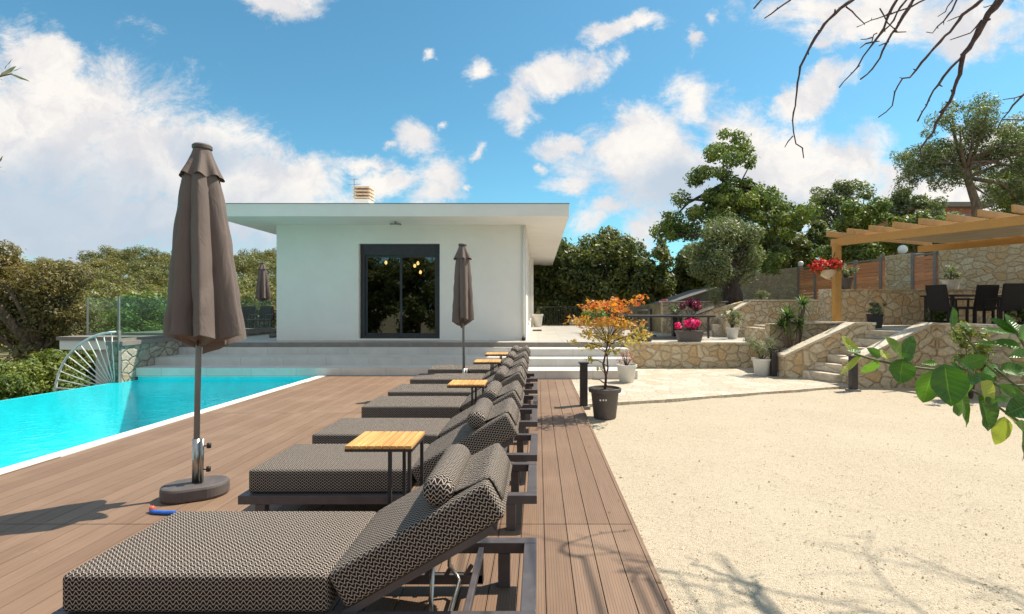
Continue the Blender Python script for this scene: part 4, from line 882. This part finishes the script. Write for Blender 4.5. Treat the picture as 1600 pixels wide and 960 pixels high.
# yucca: long sword leaves in rosettes on stout stems
t = thing('yucca', (P(1240, 545, 11.2).x, 11.2, .42), 'spiky green yucca with two swordleaf heads in the stone planter', 'plant'); m_ = MB(); rng = np.random.default_rng(4); V = []
heads = [(-.14, -.02, .78, .42, 130), (.24, .05, 1.08, .34, 90), (.05, -.1, .62, .36, 80), (-.25, 0, .6, .36, 80)]
for hx, hy, hz, L, n in heads:
    m_.tube([(hx*.2, 0, 0), (hx*.8, hy, hz*.5), (hx, hy, hz)], [.05, .04, .035], 8)
    for i in range(n):
        d = unit(rng.normal(size=(1, 3)))[0]; d[2] = abs(d[2])*.9+.0 if rng.random() < .75 else d[2]*.5; d /= np.linalg.norm(d); sd_ = np.cross(d, [0, 0, 1.0]); sd_ /= np.linalg.norm(sd_)+1e-6; l = L*(.7+.4*rng.random()); o = np.array([hx, hy, hz]); w_ = .014
        mid = o+d*l*.55; tip = o+d*l+np.array([0, 0, -.07*l*2]); V += [o-sd_*w_*.6, o+sd_*w_*.6, mid+sd_*w_, mid-sd_*w_, mid-sd_*w_, mid+sd_*w_, tip+sd_*.002, tip-sd_*.002]
obj('planter', MB().box(-.3, .42, -.16, .16, -.42, .0), 'grey_plastic', t, bevel=.01); obj('stem', m_, 'bark', t, True); obj('leaves', quads('leaves', np.array(V)), 'leaf_yucca', t)
# black folding table on terrace
t = thing('folding_table', (3.6, 14.2, .6), 'long black folding table with metal legs on the terrace', 'table'); tp = .625
obj('tabletop', MB().box(-1.3, 1.02, -.85, .85, tp-.025, tp).box(-1.3, 1.02, -.87, -.851, tp-.045, tp+.003), 'dark_metal', t, bevel=.003)
for x, y in ((-.96, -.7), (-.35, .6), (.1, -.7), (.62, .2), (.86, -.78), (-.9, .7)):
    l = obj('leg', MB().bar((x, y, .03), (x, y, tp-.025), .045), 'dark_metal', t)
for x in (-.96, -.35): obj('foot', MB().bar((x-.13, -.7 if x < -.9 else .6, .02), (x+.16, -.7 if x < -.9 else .6, .02), .05, .035), 'dark_metal', t)
obj('brace', MB().bar((.12, -.7, .22), (.86, -.78, .22), .03).bar((.6, -.75, .14), (.86, -.78, .14), .02).bar((.5, -.74, tp-.04), (.84, -.78, .24), .015), 'dark_metal', t)
# grey canopy behind
t = thing('grey_canopy', (5.2, 19, .6), 'dark grey sloping canopy tent behind the stone wall', 'tent')
obj('roof', MB().side([(-1.35, .70), (1.15, 1.52), (1.15, 1.56), (-1.35, .74)], -1.0, 2.2), 'tarp', t); obj('side_panel', MB().box(-1.3, -.35, -.9, -.86, 0, .72).side([(-.35, 0), (1.1, 0), (1.1, 1.5), (-.35, 1.02)], -.9, -.86), 'tarp', t)
for x, h in ((-1.28, .7), (1.1, 1.5)): obj('pole', MB().bar((x, -.95, 0), (x, -.95, h), .05), 'grey_metal', t)
# rear railing
t = thing('railing', (0, 22.9, .6), 'dark vertical bar railing at the back of the terrace', 'railing')
m_ = MB()
for k in range(36): m_.box(-.6+k*.11, -.585+k*.11, -.008, .008, .06, .84)
obj('bars', m_, 'dark_metal', t); obj('handrail', MB().box(-.65, 3.4, -.02, .02, .84, .875).box(-.65, 3.4, -.015, .015, .04, .07), 'dark_metal', t)
# far terracotta house
Y = 45; q = P(1475, 330, Y); t = thing('far_house', (q.x, Y, 3), 'pale and red brick house far behind the trees on the slope', 'house')
obj('wall', MB().box(-3.2, 3.4, 0, 6, 0, 7.2), 'house_brick', t); obj('roof', MB().box(-3.8, 4, -.5, 6.5, 7.2, 7.6), 'concrete_edge', t)
obj('balcony', MB().box(-2.8, -.4, -.6, -.01, 5.4, 6.9), 'cream', t); obj('window', MB().box(.8, 2.2, -.05, -.001, 5.2, 6.6), 'door_glass', t)

# ------------------------------------------------------------------ trees
def T(name, label, px, Y, zb_, cl, **kw):              # cl: crown ellipsoids (px, py, rx, ry) read at distance Y
    X = (px-CX)*Y/F; k = F/Y; ells = [((x-px)/k, kw.get('dy', 0)+random.Random(x+y).uniform(-.3, .3)*rx/k, EYE-(y-480)/k-zb_, rx/k, rx/k*.8, ry/k) for x, y, rx, ry in cl]
    kw.pop('dy', None); return tree(name, label, (X, Y, zb_), ells=ells, **kw)
T('olive_tree', 'old olive tree with thick dark trunk on the upper terrace', 1147, 16.3, 1.5, [(1135, 400, 50, 45), (1170, 385, 28, 35), (1110, 405, 32, 36), (1145, 368, 34, 26)],
  trunk=[(0, 0, 0), (.05, 0, .35), (-.04, 0, .7), (.05, 0, 1.2)], tr=.27, n=60, cr=.34, count=19000, size=.05, mat='leaf_olive', seed=41, bark='dark_bark', aspect=.32)
T('oak_tree', 'tall dark green tree towering above the olive trees', 1130, 22, 1.2, [(1145, 235, 40, 32), (1140, 285, 60, 50), (1085, 325, 42, 18), (1040, 345, 30, 14), (1130, 345, 70, 45), (1195, 335, 70, 35), (1230, 345, 45, 28), (1055, 370, 28, 16), (1160, 390, 80, 40), (1070, 350, 45, 25)],
  trunk=[(0, 0, 0), (.1, 0, 1.6), (-.1, 0, 3.2), (.15, 0, 5.6)], tr=.24, n=150, cr=.36, count=34000, size=.068, mat='leaf_bright', seed=42, bark='dark_bark', limbs=46)
T('evergreen_oak', 'dense dark evergreen tree directly behind the house corner', 880, 27, 0, [(880, 420, 55, 50), (868, 400, 25, 30), (900, 460, 60, 45), (860, 470, 40, 40)], trunk=[(0, 0, -1), (.2, 0, 1), (0, 0, 2.2)], tr=.22, n=70, cr=.55, count=16000, size=.1, mat='leaf_oak', seed=43, bark='dark_bark')
T('evergreen_oak', 'pointed evergreen tree in the middle behind the bar railing', 945, 26, 0, [(943, 375, 30, 32), (950, 410, 50, 45), (940, 460, 60, 45)], trunk=[(0, 0, -1), (.1, 0, 1), (0, 0, 2.4)], tr=.22, n=70, cr=.5, count=17000, size=.1, mat='leaf_oak', seed=44, bark='dark_bark')
T('evergreen_oak', 'rounded evergreen tree above the orange maple', 1010, 25, 0, [(1010, 400, 38, 34), (1020, 435, 34, 38), (1000, 450, 45, 40)], trunk=[(0, 0, -1), (.1, 0, 1), (.1, 0, 2.2)], tr=.22, n=60, cr=.45, count=14000, size=.095, mat='leaf_oak', seed=45, bark='dark_bark')
T('evergreen_oak', 'shadowy evergreen tree behind the grey canopy', 1075, 27, 0, [(1075, 425, 45, 42), (1090, 440, 50, 40), (1060, 450, 40, 30)], trunk=[(0, 0, -1), (.1, 0, 1), (.1, 0, 2.2)], tr=.22, n=50, cr=.5, count=12000, size=.11, mat='leaf_oak', seed=46, bark='dark_bark')
T('evergreen_oak', 'dark spreading tree between the tall tree and the red fence', 1230, 27, 2, [(1220, 385, 55, 40), (1265, 390, 60, 42), (1240, 405, 70, 30), (1190, 400, 40, 35)], trunk=[(0, 0, -1), (.1, 0, .8), (.1, 0, 1.8)], tr=.2, n=70, cr=.5, count=17000, size=.11, mat='leaf_oak', seed=47, bark='dark_bark')
T('olive_tree', 'airy grey green tree on the skyline right of the tall tree', 1310, 30, 2, [(1310, 305, 42, 18), (1345, 300, 25, 12), (1280, 320, 35, 20), (1320, 335, 50, 25), (1260, 330, 20, 20)], trunk=[(0, 0, 0), (-.3, 0, 2.4), (.2, 0, 4)], tr=.16, n=60, cr=.42, count=9000, size=.085, mat='leaf_olive', seed=48, limbs=26)
T('shrub', 'large rounded light green bush above the red board fence', 1350, 24, 1.5, [(1345, 345, 42, 26), (1375, 365, 38, 28), (1320, 360, 25, 22), (1350, 395, 60, 25)], trunk=[(0, 0, 0), (0, 0, 1.2), (0, 0, 2)], tr=.12, n=60, cr=.4, count=16000, size=.08, mat='leaf_bright', cat='bush', seed=49)
T('olive_tree', 'brownish olive tree on the skyline beside the far brick house', 1425, 30, 2, [(1400, 315, 22, 18), (1430, 330, 34, 24), (1455, 345, 30, 20), (1420, 360, 45, 20)], trunk=[(0, 0, 0), (.3, 0, 2), (0, 0, 4)], tr=.15, n=48, cr=.42, count=9000, size=.09, mat='leaf_olive', seed=50, limbs=20)
T('shrub', 'bright green bush rising just behind the pergola rafters', 1440, 23, 1.5, [(1440, 350, 28, 20), (1425, 370, 40, 22), (1475, 375, 35, 20)], trunk=[(0, 0, 0), (0, 0, 1.2), (0, 0, 2)], tr=.1, n=36, cr=.35, count=9000, size=.07, mat='leaf_bright', cat='bush', seed=51)
T('shrub', 'dark bush filling the gap above the garden gate', 1510, 22, 1.5, [(1510, 365, 45, 26), (1570, 365, 50, 30)], trunk=[(0, 0, 0), (0, 0, 1.2), (0, 0, 2)], tr=.1, n=40, cr=.4, count=9000, size=.08, mat='leaf_oak', cat='bush', seed=52)
T('olive_tree', 'windswept olive tree leaning on a bare trunk above the pergola', 1527, 18, 1.5, [(1500, 195, 45, 28), (1525, 175, 24, 20), (1450, 235, 45, 30), (1430, 260, 32, 22), (1490, 245, 55, 35), (1545, 215, 40, 38), (1580, 240, 40, 45), (1460, 278, 34, 18), (1425, 285, 18, 12), (1565, 285, 45, 35), (1500, 275, 30, 14), (1590, 320, 30, 25)],
  trunk=[(0, 0, 0), (.05, 0, 2.2), (-.05, 0, 3.6), (-.35, 0, 4.5), (-.5, 0, 5.0)], tr=.19, n=140, cr=.32, count=32000, size=.05, mat='leaf_olive', seed=53, bark='bark', limbs=24, aspect=.32)
T('olive_tree', 'green tree cut by the photograph edge behind the windswept olive', 1600, 20, 1.5, [(1600, 270, 50, 55), (1590, 310, 60, 40), (1575, 240, 30, 30), (1630, 240, 50, 50), (1640, 300, 60, 60)], trunk=[(.6, 0, 0), (.6, 0, 2), (.6, 0, 4)], tr=.2, n=70, cr=.4, count=14000, size=.075, mat='leaf_bright', seed=54)
# valley side on the pool's far side
T('evergreen_oak', 'large brownish tree with bare twisting limbs beyond the pool', 60, 15.5, -2.6, [(20, 430, 60, 40), (70, 440, 50, 35), (40, 480, 80, 45), (90, 490, 45, 40), (30, 530, 60, 35), (-60, 450, 90, 70), (100, 450, 30, 25)], trunk=[(0, 0, 0), (.2, 0, 1.2), (-.1, 0, 2.2), (0, 0, 3)], tr=.2, n=120, cr=.42, count=42000, size=.05, mat='leaf_brown', seed=61, limbs=40)
for i, (px, py, r, Y, m_n, lab) in enumerate(((30, 600, 45, 14, 'leaf_bright', 'leafy green bush at the foot of the brown tree'), (80, 585, 35, 14.6, 'leaf_bright', 'green bush just left of the white fan barrier'), (-30, 610, 60, 13, 'leaf_bright', 'green bush cut by the edge beside the pool'), (130, 575, 38, 16, 'leaf_oak', 'shadowed bush seen through the spokes of the fan barrier'), (160, 520, 45, 19, 'leaf_bright', 'bright green shrub behind the glass balcony railing'), (235, 500, 50, 21, 'leaf_bright', 'bright green shrub behind the tall closed parasol'), (155, 560, 35, 18, 'leaf_oak', 'dark shrub under the white balcony beam'), (115, 505, 34, 22, 'leaf_bright', 'mid green shrub beside the end of the glass railing'), (300, 490, 50, 26, 'leaf_bright', 'green shrub seen between parasol and house'), (370, 485, 50, 27, 'leaf_oak', 'dark shrub behind the balcony chairs'))):
    z = float(gh(np.array((px-CX)*Y/F), np.array(float(Y)))); T('shrub', lab, px, Y, z, [(px, py-10, r, r*.6), (px+r*.4, py+r*.4, r*.8, r*.6), (px-r*.3, py+r*.5, r*.8, r*.6)], trunk=[(0, 0, -.2), (0, 0, .4), (0, 0, 1.0)], tr=.06, n=34, cr=.36*Y/16, count=7000, size=.055*Y/15, mat=m_n, cat='bush', seed=70+i, group='shrubs on the slope below the pool')
# wood covering the far hillside: one mass
rng = np.random.default_rng(9); cen = []; rad = []
def tops(px): return np.interp(px, [-200, 0, 60, 95, 108, 125, 180, 260, 340, 440, 700], [405, 412, 399, 402, 417, 405, 398, 398, 399, 396, 403])
for row, (Y, low, nn) in enumerate(((68, -2, 30), (58, 13, 27), (48, 29, 25), (40, 47, 24), (32, 66, 24), (26, 84, 26))):
    for i in range(nn):
        px = -160+(640+160)*(i+rng.random())/nn; X = (px-CX)*Y/F
        if X > -10: continue
        py = tops(px)+low+rng.normal()*(5+.06*low); z = EYE-(py-480)*Y/F; R0 = (1.5+1.7*rng.random())*Y/50; Yj = Y+rng.normal()*1.6
        for j in range(30):
            a = rng.random()*6.28; q = R0*math.sqrt(rng.random()); h = math.sqrt(max(0, 1-(q/R0)**2))*R0*.75
            cen.append((X+q*1.25*math.cos(a), Yj+q*math.sin(a), z-R0*.85+h+rng.normal()*.07*R0)); rad.append(R0*(.15+.15*rng.random()))
        for j in range(5): cen.append((X+rng.normal()*R0*.5, Yj+.5, z-R0*(1.2+.8*rng.random()))); rad.append(R0*.4)
cen = np.array(cen); rad = np.array(rad)
hw = obj('hillside_wood', quads('hillside_wood', leafcloud(rng, cen, rad, 560000, .10, .6, .5, .6, .6)), 'leaf_pine'); tag(hw, 'dense olive green pine wood covering the far hillside', 'wood', kind='stuff')
# greenery behind the garden trees so that no bare horizon shows
cen = []; rad = []
for Y, z0, x0, x1, nn in ((46, 3.6, -2, 52, 60), (38, 2.4, -4, 45, 50)):
    for i in range(nn):
        X = x0+(x1-x0)*(i+rng.random())/nn; R0 = 1.9*(.7+.6*rng.random())
        for j in range(7): cen.append((X+rng.normal()*1.4, Y+rng.normal(), z0+rng.normal()*.9-.6)); rad.append(R0*.5)
hw = obj('distant_treeline', quads('distant_treeline', leafcloud(rng, np.array(cen), np.array(rad), 60000, .2, .8, .55, .6, .4)), 'leaf_oak'); tag(hw, 'dim green treeline far behind the garden trees', 'treeline', kind='stuff')
# trees across the yard behind the viewer, seen mirrored in the glass door
for i, (x, y) in enumerate(((-9, -11), (-5, -13), (-1, -12), (-13, -13), (4, -14))):
    o = copy_tree(bpy.data.objects['evergreen_oak']); o.location = (x, y, -1.0); o.rotation_euler = (0, 0, i*1.3); o.scale = (1.2, 1.2, 1.3); tag(o, 'dark evergreen tree mirrored in the glass door', 'tree', 'trees mirrored in the door')

# ------------------------------------------------------------------ bare branches overhead
def g7(x, y): return (1160+x/3.636, y/3.636)
t = thing('bare_tree', (6.2, .9, -.05), 'leafless tree whose dark twigs hang into the sky above the yard', 'tree')
BR = [([(630, 0), (560, 45), (490, 110), (420, 210), (370, 290), (330, 380), (312, 470), (303, 570), (288, 680), (290, 750), (300, 820), (340, 840), (348, 900)], 4.1, 5.0, 1.6), ([(290, 770), (240, 838)], 4.1, 2.2, 1.2),
 ([(590, 40), (650, 90), (690, 135), (650, 155)], 4.1, 2, 1.2), ([(1040, 0), (880, 70), (770, 105), (690, 135)], 4.0, 2.6, 1.6), ([(880, 0), (830, 80), (800, 160), (750, 240), (690, 320), (655, 385), (600, 440), (550, 498)], 3.8, 4, 1.5),
 ([(925, 0), (880, 80), (830, 150), (750, 240)], 3.85, 3, 2), ([(970, 0), (920, 90), (880, 160), (850, 190), (820, 250), (780, 330), (740, 390), (670, 452)], 3.7, 5, 2), ([(850, 180), (880, 185), (930, 182)], 3.7, 2.6, 1.2),
 ([(780, 45), (830, 130), (880, 180)], 3.9, 2, 1.5), ([(1215, 0), (1190, 60), (1140, 120), (1080, 185), (1045, 183)], 4.2, 3, 1.3), ([(1190, 0), (1150, 70), (1110, 95)], 4.2, 2, 1), ([(1360, 0), (1250, 85), (1180, 180), (1090, 270), (1020, 360), (950, 440), (905, 450), (865, 530), (855, 600), (820, 640), (772, 668)], 3.9, 5.5, 1.6),
 ([(1250, 85), (1210, 105), (1165, 122)], 3.9, 1.8, 1), ([(1460, 0), (1400, 80), (1330, 200), (1260, 310), (1240, 380), (1210, 500), (1180, 580), (1120, 660), (1080, 750), (1010, 850), (1015, 910)], 3.6, 10, 1.6), ([(1245, 330), (1180, 390), (1110, 480), (1060, 560), (1020, 640), (995, 690)], 3.6, 4, 2),
 ([(1180, 580), (1120, 640)], 3.6, 4, 3), ([(1360, 120), (1290, 190), (1230, 215), (1180, 228)], 3.7, 2.6, 1.3), ([(1660, 500), (1600, 540), (1540, 600), (1480, 670), (1450, 730)], 3.3, 3.2, 1.4), ([(1660, 535), (1600, 545), (1480, 567)], 3.3, 2.6, 1.2), ([(1660, 680), (1600, 682), (1480, 680)], 3.3, 2.6, 1.6), ([(270, 0), (200, 50), (125, 105)], 4.3, 3, 1.5), ([(105, 0), (65, 50)], 4.3, 3.2, 1.8),
 ([(1420, 30), (1385, 45), (1370, 40)], 3.8, 2, 1), ([(740, 210), (700, 225), (672, 225)], 3.8, 2.4, 1.2), ([(745, 235), (700, 255), (668, 275)], 3.8, 2.4, 1.2), ([(825, 240), (775, 262)], 3.7, 2.4, 1.2), ([(760, 190), (740, 205), (735, 240)], 3.8, 2.2, 1.2)]
m_ = MB(); rnd = random.Random(7); tops_ = []
for pts, Y, w0, w1 in BR:
    q = []; pp = [P(*g7(*a), Y) for a in pts]
    for a, b2 in zip(pp[:-1], pp[1:]):
        ns = max(1, int((b2-a).length/.05))
        for i in range(ns): q.append(a.lerp(b2, i/ns)+Vector([rnd.uniform(-.006, .006) for _ in range(3)]))
    q.append(pp[-1]); n = len(q); k = F/Y
    if pts[0][1] == 0: tops_.append((q[0], w0/k/2))
    ra = [(w0+(w1-w0)*i/(n-1))/k/2*rnd.uniform(.85, 1.25) for i in range(n)]
    m_.tube([v_-t.location for v_ in q], ra, 7)
    for i in range(2, n-1):
        if rnd.random() < .55: d = Vector([rnd.uniform(-1, 1) for _ in range(3)]).normalized(); m_.tube([q[i]-t.location, q[i]+d*rnd.uniform(.012, .035)-t.location], [ra[i]*.8, ra[i]*.35], 5)
obj('twigs', m_, 'twig', t, True)
m_ = MB(); fork = Vector((5.8, 1.2, 3.5)); L0 = t.location
m_.tube([Vector((0, 0, 0)), Vector((-.1, .1, 1.4)), fork-L0], [.19, .15, .11], 12)
for p, r in tops_:
    a = Vector((p.x+.22, p.y-.45, p.z+.32)); b2 = Vector((p.x+.9, 1.9, 4.9+.1*p.x)); m_.tube([fork-L0, fork.lerp(b2, .5)+Vector((0, 0, .4))-L0, b2-L0, a-L0, p-L0], [.06, .035, max(.012, r*1.4), r*1.2, r], 7)
for i in range(13):                                   # twigs above the frame whose thin shade falls on the yard
    gx, gy = .25+.30*i+rnd.uniform(-.12, .12), 1.7; q = []; dr = rnd.uniform(-.03, .08)
    for k in range(22):
        y = (gy+.4495)/.8144; z = 1.55+.64*y; q.append(Vector((gx+.577*z, y, z))); gy += .085+rnd.uniform(-.03, .03); dr += rnd.uniform(-.045, .04); gx += dr
        if gy > 2.5+.4*(i % 4): break
    ra = [.010-.0065*j/len(q) for j in range(len(q))]; m_.tube([fork-L0, Vector((q[0].x+.5, 1.8, 5.0))-L0]+[v_-L0 for v_ in q], [.03, .022]+ra, 6)
    for j in range(2, len(q)-1, 2): m_.tube([q[j]-L0, q[j]+Vector((rnd.choice((-1, 1))*rnd.uniform(.08, .2), rnd.uniform(.02, .12), rnd.uniform(.06, .12)))-L0, q[j]+Vector((rnd.uniform(-.3, .3), rnd.uniform(.05, .2), .22))-L0], [ra[j]*.7, ra[j]*.5, .003], 5)
obj('trunk', m_, 'twig', t, True)

# ------------------------------------------------------------------ lemon branch
def bladed(bm, uvl, p0, p1, wd, nrm, bend=.15, fold=.25):
    d = p1-p0; L = d.length; d = d/L; s = d.cross(nrm).normalized(); n = s.cross(d).normalized(); NU, NV = 4, 9; g = {}
    for j in range(NV+1):
        v_ = j/NV; wv = wd/2*(math.sin(math.pi*v_**.85)**.75)*(1 if v_ < .93 else .7); c = p0+d*L*v_-n*bend*L*(v_-.3)**2+n*.02*L*math.sin(v_*9)
        for i in range(-NU, NU+1):
            u_ = i/NU; g[i, j] = (bm.verts.new(c+s*u_*wv+n*fold*abs(u_)**1.3*wv+n*.05*wv*math.sin(v_*17+u_*2)), (u_*.5, v_))
    for j in range(NV):
        for i in range(-NU, NU):
            c_ = [g[i, j], g[i+1, j], g[i+1, j+1], g[i, j+1]]
            try: f = bm.faces.new([q[0] for q in c_])
            except ValueError: continue
            f.smooth = True
            for lp, q in zip(f.loops, c_): lp[uvl].uv = q[1]
def leafset(name, t, lst, conv, Yf, mat, seed, fold=.25):
    bm = bmesh.new(); uvl = bm.loops.layers.uv.new('UVMap'); rnd = random.Random(seed); ox = t.location
    for (a, b2, w_) in lst:
        Y = Yf(rnd, a); y2 = Y+rnd.uniform(-.03, .05); p0 = P(*conv(*a), Y); p1 = P(*conv(*b2), y2); k = F/Y
        nrm = Vector((rnd.uniform(-.5, .5), -1, rnd.uniform(.2, 1.0))).normalized(); bladed(bm, uvl, p0-ox, p1-ox, w_/conv.s/k, nrm, rnd.uniform(.0, .25), rnd.uniform(.1, .4)*fold/.25)
    return bm_obj(name, bm, mat, t)
def g8(x, y): return (1300+x/3.43, 460+y/3.43)
g8.s = 3.43
LV = [((375, 345), (288, 222), 92), ((380, 340), (445, 220), 80), ((380, 345), (362, 480), 140), ((245, 355), (160, 428), 78), ((160, 325), (38, 435), 34), ((135, 325), (55, 220), 55), ((150, 318), (78, 292), 60), ((262, 335), (188, 288), 46), ((300, 350), (262, 295), 44), ((385, 350), (445, 318), 44),
 ((540, 410), (487, 585), 115), ((600, 372), (640, 602), 180), ((640, 500), (700, 655), 130), ((690, 540), (715, 715), 120), ((565, 372), (480, 372), 40), ((690, 380), (835, 338), 80), ((800, 455), (900, 368), 62), ((765, 425), (648, 325), 34), ((800, 470), (880, 590), 115), ((740, 440), (690, 560), 110),
 ((790, 548), (872, 742), 140), ((925, 655), (880, 810), 95), ((900, 405), (1060, 410), 95), ((1060, 590), (935, 640), 120), ((1010, 690), (1040, 900), 85), ((1000, 215), (850, 125), 62), ((990, 200), (925, 105), 60), ((1015, 290), (868, 250), 72), ((1010, 270), (755, 262), 40), ((965, 215), (798, 180), 44), ((1000, 240), (1060, 160), 70), ((640, 180), (655, 68), 72), ((650, 190), (665, 270), 42), ((690, 155), (750, 198), 44), ((895, 485), (1040, 560), 60), ((1060, 300), (950, 335), 44), ((870, 475), (760, 425), 56), ((985, 690), (1060, 720), 60),
 ((700, 440), (640, 360), 60), ((860, 560), (960, 560), 46), ((1030, 500), (900, 520), 50), ((700, 470), (800, 440), 60), ((1040, 380), (960, 420), 60), ((930, 640), (1020, 700), 46)]
STM = [([(120, 320), (240, 355), (380, 385), (550, 405), (700, 400), (850, 470), (1029, 560), (1250, 640), (1700, 760)], 3.4), ([(830, 483), (1029, 490), (1300, 560)], 3.2), ([(750, 515), (860, 580), (940, 640), (1029, 700), (1250, 800)], 3.2), ([(700, 205), (750, 270), (830, 380), (900, 440)], 2.6), ([(870, 395), (950, 460), (1029, 520), (1200, 600)], 3), ([(960, 130), (985, 200), (1040, 290), (1200, 480), (1500, 700)], 3.6), ([(600, 372), (620, 400)], 2.5), ([(640, 180), (660, 205), (720, 235)], 2)]
t = thing('lemon_tree', (2.75, 1.75, -.05), 'lemon tree reaching in with glossy green leaves close to the camera', 'tree')
leafset('foliage', t, LV, g8, lambda r, a: 1.62+r.uniform(-.09, .09), 'leaf_lemon', 5)
m_ = MB()
for pts, w_ in STM: q = [P(*g8(*a), 1.64)-t.location for a in pts]; m_.tube(q, [w_/2/(F/1.64)*(1+.6*i/len(q)) for i in range(len(q))], 7)
m_.tube([P(*g8(1700, 760), 1.64)-t.location, Vector((.02, 0, .35)), Vector((0, 0, 0))], [.02, .03, .04], 8); m_.tube([P(*g8(1250, 640), 1.64)-t.location, P(*g8(1700, 760), 1.64)-t.location], [.008, .02], 8); m_.tube([P(*g8(1500, 700), 1.64)-t.location, P(*g8(1700, 760), 1.64)-t.location], [.008, .02], 8); m_.tube([P(*g8(1250, 800), 1.64)-t.location, Vector((.0, 0, .35))], [.006, .02], 8)
obj('branches', m_, 'green_stem', t, True)
# rose-like young bush in front of the curved wall
q = P(1517, 600, 8.3)
t = plantcloud('young_bush', 'slender young green bush against the curved stone wall', (q.x, 8.3, .0), 'leaf_bright', .30, 1.25, 1100, .05, None, 'bush', seed=55, z0=.1)
# olive twigs entering at the opposite edge
def g3(x, y): return (x/4, 60+y/4)
g3.s = 4
t = thing('olive_branch', (-2.4, 1.9, .0), 'tips of an olive branch with narrow leaves against the big cloud', 'branch')
leafset('foliage', t, [((0, 240), (102, 172), 30), ((65, 225), (188, 270), 20), ((80, 210), (132, 182), 14), ((28, 195), (76, 118), 12), ((-10, 255), (78, 275), 9), ((-30, 270), (34, 297), 14), ((-20, 800), (16, 730), 18), ((-20, 812), (26, 800), 12), ((-20, 825), (56, 840), 7)], g3, lambda r, a: 1.8, 'leaf_olive', 6, .1)
m_ = MB(); m_.tube([P(*g3(75, 222), 1.8)-t.location, P(*g3(0, 238), 1.8)-t.location, P(*g3(-300, 330), 1.8)-t.location, P(*g3(-700, 900), 1.8)-t.location, Vector((-.3, 0, 0))], [.002, .003, .006, .015, .03], 6); m_.tube([P(*g3(0, 805), 1.8)-t.location, P(*g3(-300, 820), 1.8)-t.location, P(*g3(-700, 900), 1.8)-t.location], [.002, .005, .014], 6)
obj('stem', m_, 'bark', t, True)

# leaf litter blown over the gravel
rng = np.random.default_rng(77); n = 420; yy_ = 1.8+7.5*rng.random(n); xx_ = .5+yy_*.95*rng.random(n)**1.3; V = []
for x, y in zip(xx_, yy_):
    z = (-.045+.016*mn.noise(Vector((x*1.3, y*1.3, 0)))+.006*mn.noise(Vector((x*6, y*6, 3)))+.004) if x > .66 else .006; a = rng.random()*6.28; l = .006+.014*rng.random()**2; d = np.array([math.cos(a), math.sin(a), .15])*l; e = np.array([-math.sin(a), math.cos(a), .35])*l*.4; o = np.array([x, y, z+.002]); V += [o-d, o+e, o+d, o-e]
lt = obj('fallen_leaves', quads('fallen_leaves', np.array(V)), 'leaf_brown'); tag(lt, 'small dry leaves scattered over the gravel', 'leaf litter', kind='stuff')
